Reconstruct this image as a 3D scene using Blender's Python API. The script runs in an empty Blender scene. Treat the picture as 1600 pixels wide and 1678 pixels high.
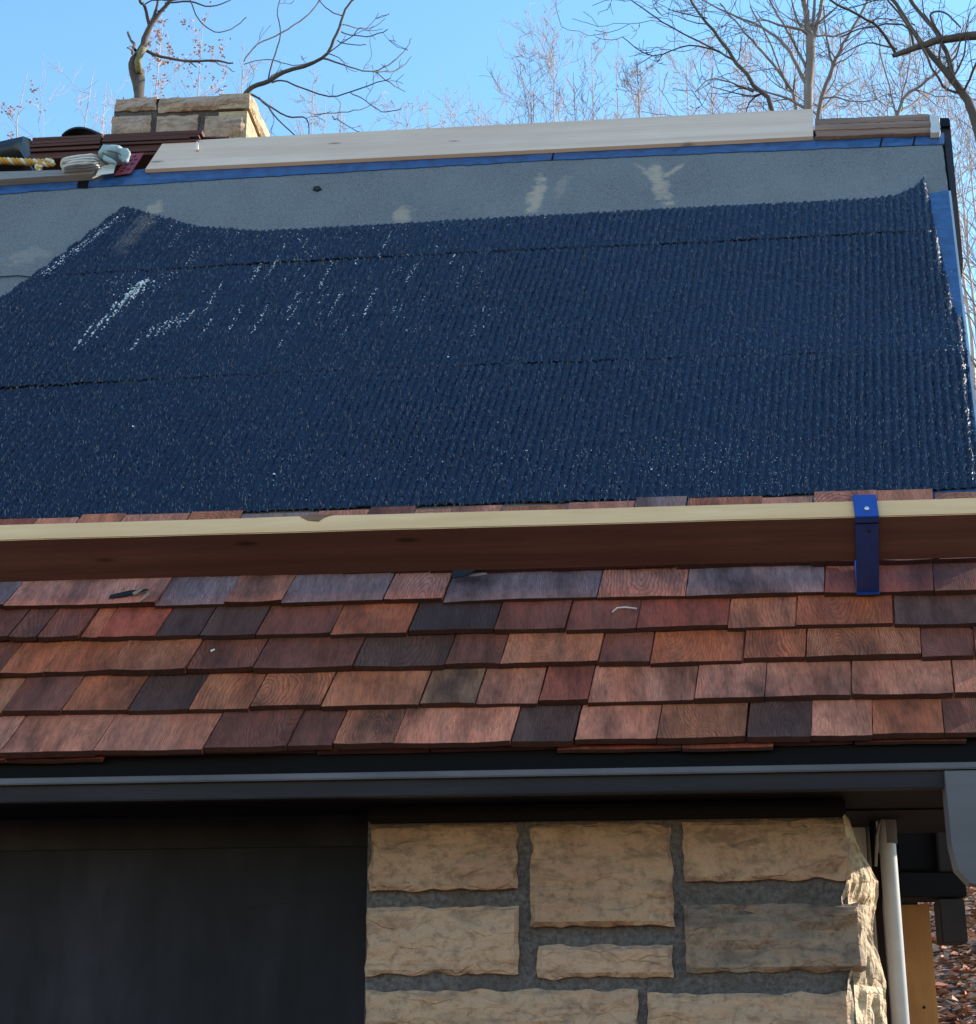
import bpy, bmesh, math, random
import numpy as np
from mathutils import Vector, Matrix, noise as mnoise

rad = math.radians
scene = bpy.context.scene
COL = scene.collection
random.seed(7)

# ------------------------------------------------------------------ camera
F_PX, W_PX, H_PX = 2800.0, 1600.0, 1678.0      # focal length measured in photograph pixels
PITCH, YAW = rad(18.3), rad(4.85)
CAM = Vector((0.0, 0.0, 1.6))
cam_data = bpy.data.cameras.new('camera')
cam_data.sensor_fit = 'HORIZONTAL'
cam_data.sensor_width = 36.0
cam_data.lens = 36.0 * F_PX / W_PX
cam_data.clip_start = 0.05
cam_data.clip_end = 2000.0
cam = bpy.data.objects.new('camera', cam_data)
COL.objects.link(cam)
ROLL = rad(0.15)
CAM_ROT = Matrix.Rotation(YAW, 3, 'Z') @ Matrix.Rotation(rad(90) + PITCH, 3, 'X') @ Matrix.Rotation(-ROLL, 3, 'Z')
cam.matrix_world = Matrix.Translation(CAM) @ CAM_ROT.to_4x4()
scene.camera = cam

# ------------------------------------------------------------------ light
SUN_EL, SUN_AZ = 25.0, 24.0                     # azimuth: degrees from +x (right) towards +y (behind the cabin)
world = bpy.data.worlds.new('World')
scene.world = world
world.use_nodes = True
wn = world.node_tree
sky = wn.nodes.new('ShaderNodeTexSky')
sky.sky_type = 'NISHITA'
sky.sun_disc = False
sky.sun_elevation = rad(SUN_EL)
sky.sun_rotation = rad(90 - SUN_AZ)
sky.altitude = 300
sky.air_density = 1.5
sky.dust_density = 0.0
sky.ozone_density = 2.5
bgn = wn.nodes['Background']
bgn.inputs['Strength'].default_value = 0.15
grade = wn.nodes.new('ShaderNodeHueSaturation')   # the camera's saturated blue, the same over the whole sky
grade.inputs['Saturation'].default_value = 1.19
grade.inputs['Hue'].default_value = 0.5
wn.links.new(sky.outputs[0], grade.inputs['Color'])
wn.links.new(grade.outputs[0], bgn.inputs['Color'])
sd = bpy.data.lights.new('sun', 'SUN')
sd.energy = 4.5
sd.angle = rad(0.53)
sd.color = (1.0, 0.88, 0.72)
sun = bpy.data.objects.new('sun', sd)
COL.objects.link(sun)
SUN_DIR = Vector((math.cos(rad(SUN_EL)) * math.cos(rad(SUN_AZ)), math.cos(rad(SUN_EL)) * math.sin(rad(SUN_AZ)), math.sin(rad(SUN_EL))))
sun.location = SUN_DIR * 60
sun.rotation_euler = (-SUN_DIR).to_track_quat('-Z', 'Y').to_euler()
vs = scene.view_settings
vs.view_transform = 'Standard'
vs.look = 'None'
vs.gamma = 1.0
vs.use_curve_mapping = False
vs.exposure = 1.2
scene.cycles.use_denoising = True
scene.cycles.max_bounces = 3
scene.cycles.diffuse_bounces = 2
scene.cycles.glossy_bounces = 2
scene.cycles.caustics_reflective = False
scene.cycles.caustics_refractive = False

# ------------------------------------------------------------------ measuring helpers
THETA = rad(53)                                 # roof pitch
def ray(px, py):
    return CAM_ROT @ Vector(((px - W_PX / 2) / F_PX, -(py - H_PX / 2) / F_PX, -1.0))
def at_y(px, py, y):                            # point seen at a pixel, on the vertical plane y
    d = ray(px, py)
    return CAM + d * ((y - CAM.y) / d.y)
N_ROOF = Vector((0, -math.sin(THETA), math.cos(THETA)))
UP_ROOF = Vector((0, math.cos(THETA), math.sin(THETA)))
SH_T = 0.012                                   # shingle butt thickness
EAVE = CAM + ray(800, 1218) * 3.18
D0 = EAVE - N_ROOF * (3 * SH_T)
RF = Matrix(((1, 0, 0, D0.x), (0, UP_ROOF.y, N_ROOF.y, D0.y), (0, UP_ROOF.z, N_ROOF.z, D0.z), (0, 0, 0, 1)))
def uv(px, py, h=0.0):                          # roof coordinates (along eave, up slope) of a point h above the deck
    d = ray(px, py)
    p0 = D0 + N_ROOF * h
    t = (p0 - CAM).dot(N_ROOF) / d.dot(N_ROOF)
    q = CAM + d * t - p0
    return q.x, q.dot(UP_ROOF)
def rw(u, v, h=0.0):
    return RF @ Vector((u, v, h))
SKEW = 0.13                                     # joints and rake lean a little off square
YW = EAVE.y + 0.22                              # face of the stone wall

# ------------------------------------------------------------------ object helpers
WORLD = {}
def place(o, parent=None, M=None):
    M = M if M is not None else Matrix.Identity(4)
    COL.objects.link(o)
    WORLD[o.name] = M
    if parent is not None:
        o.parent = parent
        o.matrix_basis = WORLD[parent.name].inverted() @ M
    else:
        o.matrix_basis = M
    return o
def mesh_obj(name, verts, faces, mat, parent=None, M=None, smooth=False):
    me = bpy.data.meshes.new(name)
    me.from_pydata([tuple(v) for v in verts], [], faces)
    me.update()
    if mat: me.materials.append(mat)
    if smooth:
        me.polygons.foreach_set('use_smooth', [True] * len(me.polygons))
    return place(bpy.data.objects.new(name, me), parent, M)
def np_mesh(name, V, Q, mat, parent=None, M=None, smooth=False):
    me = bpy.data.meshes.new(name)
    k = Q.shape[1]
    me.vertices.add(len(V)); me.loops.add(Q.size); me.polygons.add(len(Q))
    me.vertices.foreach_set('co', V.astype(np.float32).ravel())
    me.loops.foreach_set('vertex_index', Q.astype(np.int32).ravel())
    me.polygons.foreach_set('loop_start', np.arange(0, Q.size, k, dtype=np.int32))
    me.polygons.foreach_set('loop_total', np.full(len(Q), k, dtype=np.int32))
    me.polygons.foreach_set('use_smooth', np.full(len(Q), smooth))
    me.update(calc_edges=True)
    me.validate()
    if mat: me.materials.append(mat)
    return place(bpy.data.objects.new(name, me), parent, M)
def bm_obj(name, bm, mat, parent=None, M=None, smooth=False):
    me = bpy.data.meshes.new(name)
    bm.normal_update()
    bm.to_mesh(me); bm.free()
    if mat: me.materials.append(mat)
    if smooth:
        me.polygons.foreach_set('use_smooth', [True] * len(me.polygons))
    return place(bpy.data.objects.new(name, me), parent, M)
def tag(o, label=None, cat=None, group=None, kind=None):
    if label: o['label'] = label
    if cat: o['category'] = cat
    if group: o['group'] = group
    if kind: o['kind'] = kind
    return o
def empty(name, loc=(0, 0, 0)):
    return place(bpy.data.objects.new(name, None), None, Matrix.Translation(Vector(loc)))
def box_bm(x0, x1, y0, y1, z0, z1, bevel=0.0, bm=None, wob=0.0, cuts=0):
    own = bm is None
    bm = bm or bmesh.new()
    r = bmesh.ops.create_cube(bm, size=1.0)
    for v in r['verts']:
        v.co = Vector(((x0 + x1) / 2 + v.co.x * (x1 - x0), (y0 + y1) / 2 + v.co.y * (y1 - y0), (z0 + z1) / 2 + v.co.z * (z1 - z0)))
    if bevel:
        es = list({e for v in r['verts'] for e in v.link_edges})
        bmesh.ops.bevel(bm, geom=es, offset=bevel, segments=2, affect='EDGES')
    if cuts:
        long_e = [e for e in bm.edges if e.calc_length() > 0.3]
        bmesh.ops.subdivide_edges(bm, edges=long_e, cuts=cuts, use_grid_fill=True)
    if wob:
        for v in bm.verts:
            v.co += Vector(mnoise.noise_vector(v.co * 3.1)) * wob
    return bm
def prism(name, pts, h0, h1, mat, parent, M, jag=0.0, step=0.0, seed=0, sagfn=None):
    """closed slab with a polygon outline in the local xy plane, from height h0 to h1"""
    rnd = random.Random(seed)
    out = []
    n = len(pts)
    for i in range(n):
        a, b = Vector(pts[i]).to_2d(), Vector(pts[(i + 1) % n]).to_2d()
        L = (b - a).length
        k = max(1, int(L / step)) if step else 1
        for j in range(k):
            p = a.lerp(b, j / k)
            if jag and j:
                nrm = Vector((-(b - a).y, (b - a).x)).normalized()
                p = p + nrm * (rnd.uniform(-1, 1) * jag * .5 + jag * mnoise.noise(Vector((p.x * 9, p.y * 9, seed))))
            out.append(p)
    bm = bmesh.new()
    lo = [bm.verts.new((p.x, p.y, h0)) for p in out]
    hi = [bm.verts.new((p.x, p.y, h1)) for p in out]
    f1 = bm.faces.new(hi); f2 = bm.faces.new(list(reversed(lo)))
    m = len(out)
    for i in range(m):
        bm.faces.new((lo[i], lo[(i + 1) % m], hi[(i + 1) % m], hi[i]))
    bmesh.ops.recalc_face_normals(bm, faces=bm.faces)
    bmesh.ops.triangulate(bm, faces=[f for f in bm.faces if len(f.verts) > 4])
    return bm_obj(name, bm, mat, parent, M)

# ------------------------------------------------------------------ material helpers
class NT:
    def __init__(s, name):
        s.mat = bpy.data.materials.new(name)
        s.mat.use_nodes = True
        s.t = s.mat.node_tree
        s.bsdf = s.t.nodes['Principled BSDF']
        s.tc = s.t.nodes.new('ShaderNodeTexCoord')
        s.oi = s.t.nodes.new('ShaderNodeObjectInfo')
    def n(s, typ, **kw):
        nd = s.t.nodes.new(typ)
        for k, v in kw.items():
            setattr(nd, k, v)
        return nd
    def put(s, sock, val):
        if hasattr(val, 'links') or isinstance(val, bpy.types.NodeSocket):
            s.t.links.new(val, sock)
        else:
            if sock.type == 'RGBA' and len(val) == 3: val = (*val, 1)
            sock.default_value = val
    def vec(s, scale=(1, 1, 1), rnd=0.0, src='Object'):
        o = s.tc.outputs[src]
        if rnd:
            c = s.n('ShaderNodeVectorMath', operation='SCALE')
            cb = s.n('ShaderNodeCombineXYZ')
            s.put(cb.inputs[0], s.oi.outputs['Random']); s.put(cb.inputs[1], s.math('MULTIPLY', s.oi.outputs['Random'], 7.3)); s.put(cb.inputs[2], s.math('MULTIPLY', s.oi.outputs['Random'], 3.7))
            s.put(c.inputs[0], cb.outputs[0]); c.inputs['Scale'].default_value = rnd
            a = s.n('ShaderNodeVectorMath', operation='ADD')
            s.put(a.inputs[0], o); s.put(a.inputs[1], c.outputs[0]); o = a.outputs[0]
        m = s.n('ShaderNodeVectorMath', operation='MULTIPLY')
        s.put(m.inputs[0], o); m.inputs[1].default_value = scale
        return m.outputs[0]
    def math(s, op, a, b=0.0, c=None, clamp=False):
        m = s.n('ShaderNodeMath', operation=op, use_clamp=clamp)
        s.put(m.inputs[0], a); s.put(m.inputs[1], b)
        if c is not None: s.put(m.inputs[2], c)
        return m.outputs[0]
    def noise(s, v, scale=5, detail=4, rough=.55, dist=0.0):
        m = s.n('ShaderNodeTexNoise')
        s.put(m.inputs['Vector'], v); m.inputs['Scale'].default_value = scale; m.inputs['Detail'].default_value = detail
        m.inputs['Roughness'].default_value = rough; m.inputs['Distortion'].default_value = dist
        return m.outputs['Fac']
    def wave(s, v, scale=5, dist=3, detail=2, dscale=1, typ='BANDS', dirn='X', prof='SIN'):
        m = s.n('ShaderNodeTexWave', wave_type=typ, wave_profile=prof)
        if typ == 'BANDS': m.bands_direction = dirn
        else: m.rings_direction = dirn
        s.put(m.inputs['Vector'], v); m.inputs['Scale'].default_value = scale; m.inputs['Distortion'].default_value = dist
        m.inputs['Detail'].default_value = detail; m.inputs['Detail Scale'].default_value = dscale
        return m.outputs['Fac']
    def voro(s, v, scale=5, feat='F1', out='Distance'):
        m = s.n('ShaderNodeTexVoronoi', feature=feat)
        s.put(m.inputs['Vector'], v); m.inputs['Scale'].default_value = scale
        return m.outputs[out]
    def ramp(s, fac, stops):
        m = s.n('ShaderNodeValToRGB')
        e = m.color_ramp.elements
        while len(e) < len(stops): e.new(0.5)
        for el, (p, c) in zip(e, stops):
            el.position = p
            el.color = (c, c, c, 1) if not hasattr(c, '__len__') else (*c[:3], 1)
        s.put(m.inputs[0], fac)
        return m.outputs[0]
    def mix(s, fac, a, b, mode='MIX'):
        m = s.n('ShaderNodeMix', data_type='RGBA', blend_type=mode)
        s.put(m.inputs['Factor'], fac); s.put(m.inputs['A'], a) if False else None
        s.put(m.inputs[6], a); s.put(m.inputs[7], b)
        return m.outputs[2]
    def bump(s, h, strength=.5, dist=.01):
        m = s.n('ShaderNodeBump')
        m.inputs['Strength'].default_value = strength; m.inputs['Distance'].default_value = dist
        s.put(m.inputs['Height'], h)
        s.put(s.bsdf.inputs['Normal'], m.outputs[0])
    def done(s, col, rough=.7, spec=.5, metal=0.0):
        s.put(s.bsdf.inputs['Base Color'], col); s.put(s.bsdf.inputs['Roughness'], rough)
        s.bsdf.inputs['Specular IOR Level'].default_value = spec
        s.bsdf.inputs['Metallic'].default_value = metal
        return s.mat

MT = {}
# cedar shingles: base tone comes from the object colour
m = NT('cedar')
def frac(k): return m.math('FRACT', m.math('MULTIPLY', m.oi.outputs['Random'], k))
g = m.vec((1, .10, 1), rnd=40)
sx = m.n('ShaderNodeSeparateXYZ'); m.put(sx.inputs[0], m.tc.outputs['Object'])
wv = m.noise(m.vec((1, .5, 1), rnd=31), 14, 3, .55)
X = m.math('ADD', m.math('SUBTRACT', sx.outputs[0], m.math('MULTIPLY', frac(17.3), .22)), m.math('MULTIPLY', m.math('SUBTRACT', wv, .5), .05))
Zc = m.math('ADD', m.math('MULTIPLY', m.math('SUBTRACT', sx.outputs[1], m.math('MULTIPLY', frac(91.7), .16)), m.math('ADD', .16, m.math('MULTIPLY', frac(53.9), .5))), m.math('MULTIPLY', m.math('SUBTRACT', wv, .5), .03))
rr0 = m.math('SQRT', m.math('ADD', m.math('MULTIPLY', X, X), m.math('MULTIPLY', Zc, Zc)))
ring = m.math('FRACT', m.math('MULTIPLY', rr0, m.math('ADD', 120.0, m.math('MULTIPLY', frac(37.1), 190.0))))
fig = m.ramp(ring, [(.0, 0), (.55, .12), (.86, 1), (.97, .9), (1.0, 0)])
figk = m.math('MULTIPLY', fig, m.math('ADD', .14, m.math('MULTIPLY', m.math('POWER', frac(71.3), 1.8), .8)))
fine = m.noise(g, 260, 3, .6)
streak = m.noise(g, 30, 4, .6)
blot = m.noise(m.vec((1, .45, 1), rnd=9), 8, 4, .62)
hue = m.noise(m.vec((1, .2, 1), rnd=17), 16, 2, .5)
oc = m.oi.outputs['Color']
c = m.mix(m.ramp(hue, [(.35, 0), (.65, .45)]), oc, m.mix(1.0, oc, (1.0, .62, .42), 'MULTIPLY'))
c = m.mix(m.ramp(streak, [(.30, .8), (.58, 0)]), c, m.mix(.65, oc, (.035, .010, .007)))
c = m.mix(figk, c, m.mix(.7, oc, (.018, .006, .004)))
c = m.mix(m.ramp(blot, [(.46, 0), (.74, .9)]), c, (.045, .022, .019))
c = m.mix(m.ramp(fine, [(.3, .4), (.6, 0)]), c, (.018, .008, .006))
m.bump(m.math('ADD', m.math('MULTIPLY', fine, .6), m.math('MULTIPLY', fig, .4)), .5, .0016)
MT['cedar'] = m.done(c, m.ramp(streak, [(.3, .75), (.7, .58)]), .22)

def wood(name, base, dark, scale=30, stretch=.06, rough=.7, axis=0, knots=0.0, bump=.3, spec=.35):
    m = NT(name)
    sc = [1, 1, 1]; sc[axis] = stretch
    v = m.vec(tuple(sc), rnd=11)
    a = m.noise(v, scale, 4, .6, .3)
    b = m.noise(v, scale * 6, 3, .6)
    c = m.mix(m.ramp(a, [(.35, .7), (.65, 0)]), base, dark)
    c = m.mix(m.ramp(b, [(.35, .3), (.6, 0)]), c, dark)
    big = m.noise(m.vec((1, 1, 1), rnd=5), 4, 3)
    c = m.mix(m.ramp(big, [(.4, .35), (.7, 0)]), c, dark)
    if knots:
        sk = [9, 9, 9]; sk[axis] = 3.2
        kn = m.voro(m.vec(tuple(sk), rnd=3), 1.0)
        c = m.mix(m.ramp(kn, [(.04, .85), (.1, 0)]), c, tuple(x * .35 for x in dark))
    m.bump(m.math('ADD', a, m.math('MULTIPLY', b, .5)), bump, .002)
    MT[name] = m.done(c, rough, spec)
wood('pine', (.86, .58, .33), (.68, .40, .19), 24)
wood('plank_face', (.20, .105, .092), (.085, .042, .038), 14, knots=.5, bump=.5)
wood('pale_pine', (.82, .61, .47), (.62, .42, .30), 14, knots=.5)
wood('old_wood', (.40, .225, .14), (.11, .058, .04), 26, bump=1.0)
wood('grey_wood', (.34, .31, .28), (.16, .14, .13), 40, bump=.8)
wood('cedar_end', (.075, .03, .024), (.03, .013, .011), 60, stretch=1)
wood('brown_wood', (.026, .014, .012), (.011, .007, .006), 22, axis=1)
wood('dark_plank', (.030, .027, .037), (.003, .0028, .004), 4, axis=2, stretch=.3, rough=.6, spec=.15)
wood('dark_beam', (.011, .009, .0095), (.004, .0037, .004), 20, spec=.12)
wood('fascia_paint', (.036, .032, .040), (.006, .0055, .007), 9, rough=.6, spec=.2, bump=.7)
wood('grey_paint', (.12, .115, .13), (.075, .072, .082), 6, rough=.6)
wood('plywood', (.46, .21, .06), (.26, .105, .025), 9, axis=2, stretch=.16)
wood('white_paint', (.72, .70, .68), (.5, .47, .44), 12, axis=2, rough=.5)
wood('bundle_wood', (.13, .05, .04), (.05, .02, .02), 30)
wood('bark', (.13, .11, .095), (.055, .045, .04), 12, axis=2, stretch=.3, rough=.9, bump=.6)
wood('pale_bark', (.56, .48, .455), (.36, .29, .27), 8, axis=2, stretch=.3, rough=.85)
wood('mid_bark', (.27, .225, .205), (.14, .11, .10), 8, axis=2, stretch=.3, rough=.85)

# grey mineral felt with dappled sun painted into its colour
m = NT('felt')
v = m.vec()
gr = m.noise(v, 420, 2, .7)
md = m.noise(v, 60, 4, .6)
bg = m.noise(m.vec((1, .6, 1)), 3.2, 4, .55)
c = m.mix(m.ramp(gr, [(.40, 0), (.62, 1)]), (.060, .062, .066), (.27, .265, .26))
c = m.mix(m.ramp(bg, [(.4, 0), (.68, .5)]), c, (.22, .225, .22))
c = m.mix(m.ramp(md, [(.62, 0), (.72, .5)]), c, (.03, .032, .036))

def sun_patches(m, v, patches, wob=.35):  # mask for sunlit patches painted into a base colour
    tot = None
    nz = m.noise(m.vec(), 26, 3, .6)
    for (u0, v0, ru, rv, shear, amt) in patches:
        sx = m.n('ShaderNodeSeparateXYZ'); m.put(sx.inputs[0], v)
        dv = m.math('SUBTRACT', sx.outputs[1], v0)
        du = m.math('SUBTRACT', m.math('SUBTRACT', sx.outputs[0], u0), m.math('MULTIPLY', dv, shear))
        r2 = m.math('ADD', m.math('POWER', m.math('ABSOLUTE', m.math('DIVIDE', du, ru)), 2.0), m.math('POWER', m.math('ABSOLUTE', m.math('DIVIDE', dv, rv)), 2.0))
        k = m.math('MULTIPLY', m.ramp(m.math('ADD', r2, m.math('MULTIPLY', m.math('SUBTRACT', nz, .5), 3.4)), [(.15, 1.0), (1.0, 0.0)]), amt)
        tot = k if tot is None else m.math('MAXIMUM', tot, k)
    return tot
def patch(px, py, wpx, hpx, shear, amt):
    u0, v0 = uv(px, py, .004); u1, _ = uv(px + wpx, py, .004); _, v1 = uv(px, py - hpx, .004)
    return (u0, v0, u1 - u0, v1 - v0, shear, amt)
FELT_SUN = [patch(880, 318, 16, 34, .1, .8), patch(1080, 300, 17, 40, -.1, .8), patch(1066, 285, 10, 20, -.5, .7),
             patch(660, 352, 20, 18, .1, .65), patch(1098, 283, 9, 18, .7, .7), patch(240, 352, 20, 22, .2, .6), patch(45, 420, 40, 16, .3, .25), patch(920, 305, 12, 20, .2, .25)]
sun_fac = sun_patches(m, v, FELT_SUN)
c = m.mix(sun_fac, c, (.46, .35, .25))
m.bump(m.math('ADD', gr, m.math('MULTIPLY', md, .6)), .6, .003)
MT['felt'] = m.done(c, .8, .4)

m = NT('blue_membrane')
v = m.vec()
a = m.noise(v, 30, 4, .6); b = m.noise(m.vec((1, 4, 1)), 9, 3)
c = m.mix(m.ramp(a, [(.4, .0), (.65, .6)]), (.026, .088, .23), (.012, .026, .06))
c = m.mix(m.ramp(b, [(.5, 0), (.7, .6)]), c, (.05, .12, .26))
m.bump(a, .3, .004)
MT['blue_membrane'] = m.done(c, .45, .5)

m = NT('black_mat')
v = m.vec()
a = m.noise(v, 380, 2, .7)
bg = m.noise(v, 3, 3)
c = m.mix(m.ramp(a, [(.35, 0), (.7, 1)]), (.0007, .0022, .009), (.0045, .0125, .042))
c = m.mix(m.ramp(bg, [(.35, 0), (.7, .35)]), c, (.003, .012, .042))
MAT_SUN = [patch(225, 382, 24, 40, .15, .6)]  # patch of sunlight painted tan into the mat colour
sun_fac = m.math('MULTIPLY', sun_patches(m, v, MAT_SUN), m.ramp(m.noise(v, 300, 2), [(.45, 0), (.6, 1)]))
c = m.mix(sun_fac, c, (.36, .28, .21))
MT['black_mat'] = m.done(c, .46, .35)

m = NT('blue_steel')
a = m.noise(m.vec(), 40, 4, .6)
MT['blue_steel'] = m.done(m.mix(m.ramp(a, [(.45, 0), (.75, .35)]), (.012, .065, .34), (.022, .025, .05)), .42, .5)

def stone_mat(name, warm):
    m = NT(name)
    v = m.vec((1, 1, 1), rnd=20)
    a = m.noise(v, 7, 5, .6, .6); b = m.noise(v, 45, 5, .65); st = m.noise(m.vec((1, 1, 3.5), rnd=13), 9, 4, .6, .8)
    c = m.mix(m.ramp(a, [(.3, 0), (.7, 1)]), m.oi.outputs['Color'], m.mix(.55, m.oi.outputs['Color'], (.50, .33, .21)))
    c = m.mix(m.ramp(st, [(.5, 0), (.68, .7)]), c, m.mix(.6, m.oi.outputs['Color'], (.035, .028, .024)))
    c = m.mix(m.ramp(b, [(.36, .45), (.5, 0)]), c, m.mix(.7, m.oi.outputs['Color'], (.022, .017, .014)))
    c = m.mix(m.ramp(m.voro(v, 60), [(.03, .4), (.09, 0)]), c, (.28, .23, .17))
    wv_ = m.n('ShaderNodeVectorMath', operation='ADD'); nz_ = m.n('ShaderNodeTexNoise'); nz_.inputs['Scale'].default_value = 14; m.put(nz_.inputs['Vector'], v); m.put(wv_.inputs[0], m.vec((1, 1, 2.2), rnd=8))
    sc_n = m.n('ShaderNodeVectorMath', operation='SCALE'); m.put(sc_n.inputs[0], nz_.outputs['Color']); sc_n.inputs['Scale'].default_value = .12; m.put(wv_.inputs[1], sc_n.outputs[0])
    ck_ = m.ramp(m.voro(wv_.outputs[0], 9, 'DISTANCE_TO_EDGE'), [(.0, 0), (.05, 1)])
    c = m.mix(m.math('MULTIPLY', m.math('SUBTRACT', 1.0, ck_), m.ramp(m.noise(v, 5, 2), [(.55, 0), (.66, .5)])), c, (.08, .062, .05))
    m.bump(m.math('ADD', m.math('ADD', m.math('MULTIPLY', a, 1.2), m.math('MULTIPLY', b, .9)), m.math('MULTIPLY', ck_, .15)), .9, .013)
    MT[name] = m.done(c, .85, .25)
stone_mat('stone', 1)
m = NT('mortar')
v = m.vec(); a = m.noise(v, 90, 5, .65); b = m.noise(v, 8, 4)
c = m.mix(m.ramp(a, [(.35, 0), (.65, 1)]), (.085, .072, .072), (.19, .165, .16))
c = m.mix(m.ramp(b, [(.45, 0), (.7, .6)]), c, (.085, .068, .055))
m.bump(m.math('ADD', a, m.math('MULTIPLY', b, 1.5)), 1.0, .014)
MT['mortar'] = m.done(c, .92, .2)

def plain(name, col, rough=.6, var=.25, scale=30, metal=0.0, spec=.4):
    m = NT(name)
    a = m.noise(m.vec((1, 1, 1), rnd=4), scale, 4, .6)
    MT[name] = m.done(m.mix(m.ramp(a, [(.3, var), (.7, 0)]), col, tuple(x * .45 for x in col)), rough, spec, metal)
plain('nylon', (.045, .09, .20), .25, .5, 30, 0.0, .9)
plain('white_metal', (.46, .46, .48), .35, .25, 20)
plain('rope_yellow', (.62, .33, .05), .8)
plain('rope_white', (.72, .66, .55), .8)
plain('glove_cloth', (.72, .72, .70), .9, .3, 40)
plain('glove_coat', (.34, .46, .50), .6, .3, 25)
plain('glove_print', (.03, .05, .07), .6)
plain('red_tag', (.30, .045, .06), .6)
plain('ink', (.015, .01, .012), .7)
plain('paper', (.72, .70, .66), .7, .1)
plain('bark_chip', (.42, .30, .17), .8, .4, 60)
plain('dark_chip', (.015, .013, .013), .9)
plain('glint', (.80, .80, .82), .5, .1)  # pale colour for the modelled sun glints
plain('zinc', (.7, .7, .68), .4, .1, 20, .6)
plain('black_plastic', (.02, .022, .027), .45)
plain('wire', (.02, .02, .02), .5)
plain('gutter_metal', (.105, .103, .128), .5, .75, 7)
plain('dark_trim', (.004, .004, .006), .7, .3, 10, 0.0, .12)
plain('red_leaf', (.46, .27, .24), .8, .35, 3)
m = NT('leaf_litter')
v = m.vec()
a = m.voro(v, 22, out='Color'); b = m.noise(v, 1.2, 4)
sp = m.n('ShaderNodeSeparateColor'); m.put(sp.inputs[0], a)
c = m.ramp(sp.outputs[0], [(0, (.07, .042, .03)), (.4, (.14, .085, .06)), (.75, (.24, .15, .11)), (1, (.11, .075, .062))])
c = m.mix(m.ramp(b, [(.45, 0), (.65, .6)]), c, (.09, .07, .052))
m.bump(sp.outputs[1], .8, .03)
MT['leaf_litter'] = m.done(c, .9, .2)
m = NT('loose_leaf')
sp = m.n('ShaderNodeSeparateColor'); m.put(sp.inputs[0], m.voro(m.vec(), 9, out='Color'))
c = m.ramp(sp.outputs[0], [(0, (.16, .07, .04)), (.35, (.32, .16, .10)), (.7, (.48, .27, .18)), (1, (.42, .12, .05))])
MT['loose_leaf'] = m.done(c, .8, .3)

# ================================================================== SETTING: ground
def ground_z(x, y):
    r = max(0.0, y - 5.0 - 0.25 * max(0, -x))
    z = 0.30 * r - 0.02 * max(0, r - 20) * 0.0
    z = 17.0 * (1 - math.exp(-z / 17.0))
    return z + 0.10 * mnoise.noise(Vector((x * .35, y * .35, 0))) * min(1, r / 3 + .15)
gv, gf = [], []
xs = [-300, -150, -80, -50, -30] + [-20 + i * 1.0 for i in range(46)] + [30, 40, 60, 90, 160, 300]
ys = [-200, -120, -80, -50, -40, -32, -26, -21, -17, -14, -11, -9, -7.5] + [-6 + i * .8 for i in range(40)] + [28, 32, 37, 43, 50, 60, 75, 100, 150, 260, 500]
for yy in ys:
    for xx in xs:
        gv.append((xx, yy, ground_z(xx, yy)))
nx = len(xs)
for j in range(len(ys) - 1):
    for i in range(nx - 1):
        a = j * nx + i
        gf.append((a, a + 1, a + nx + 1, a + nx))
ground = tag(mesh_obj('ground', gv, gf, MT['leaf_litter'], smooth=True), 'hillside covered with brown fallen leaves', 'ground', kind='structure')
rs = np.random.RandomState(3)
LV, LQ = [], []
for i in range(26000):
    y = 5.2 + 20 * rs.rand() ** 1.3
    x = rs.uniform(.12, .42) * y + rs.uniform(-.3, .6)
    z = ground_z(x, y) + rs.uniform(.01, .05)
    s = rs.uniform(.03, .07)
    a = rs.rand() * 6.28
    R = Matrix.Rotation(a, 3, 'Z') @ Matrix.Rotation(rs.uniform(-.9, .9), 3, 'X')
    pts = [(-s, 0, 0), (0, -s * .55, s * .15), (s * 1.1, 0, 0), (0, s * .55, s * .15)]
    b = len(LV)
    for p in pts:
        q = R @ Vector(p)
        LV.append((x + q.x, y + q.y, z + q.z))
    LQ.append((b, b + 1, b + 2, b + 3))
litter = np_mesh('fallen_leaves', np.array(LV), np.array(LQ), MT['loose_leaf'])
tag(litter, 'loose brown and orange leaves scattered over the slope', 'leaves', kind='stuff')

# ================================================================== CABIN
cabin = empty('stone_cabin', (0, YW, 0))
tag(cabin, 'stone cabin with a steep roof half covered in new cedar shingles', 'cabin')

# rake line (right edge of the roof) in roof coordinates
ra, rb = uv(1547, 235), uv(1600, 690)
def rake_u(v):
    return ra[0] + (rb[0] - ra[0]) * (v - ra[1]) / (rb[1] - ra[1])
rl, rr = uv(0, 292), uv(1545, 200)
def ridge_v(u):
    return rl[1] + (rr[1] - rl[1]) * (u - rl[0]) / (rr[0] - rl[0])
UL = uv(-520, 1235)[0] - .25
V_EAVE = uv(800, 1218, 3 * SH_T)[1]
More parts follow.
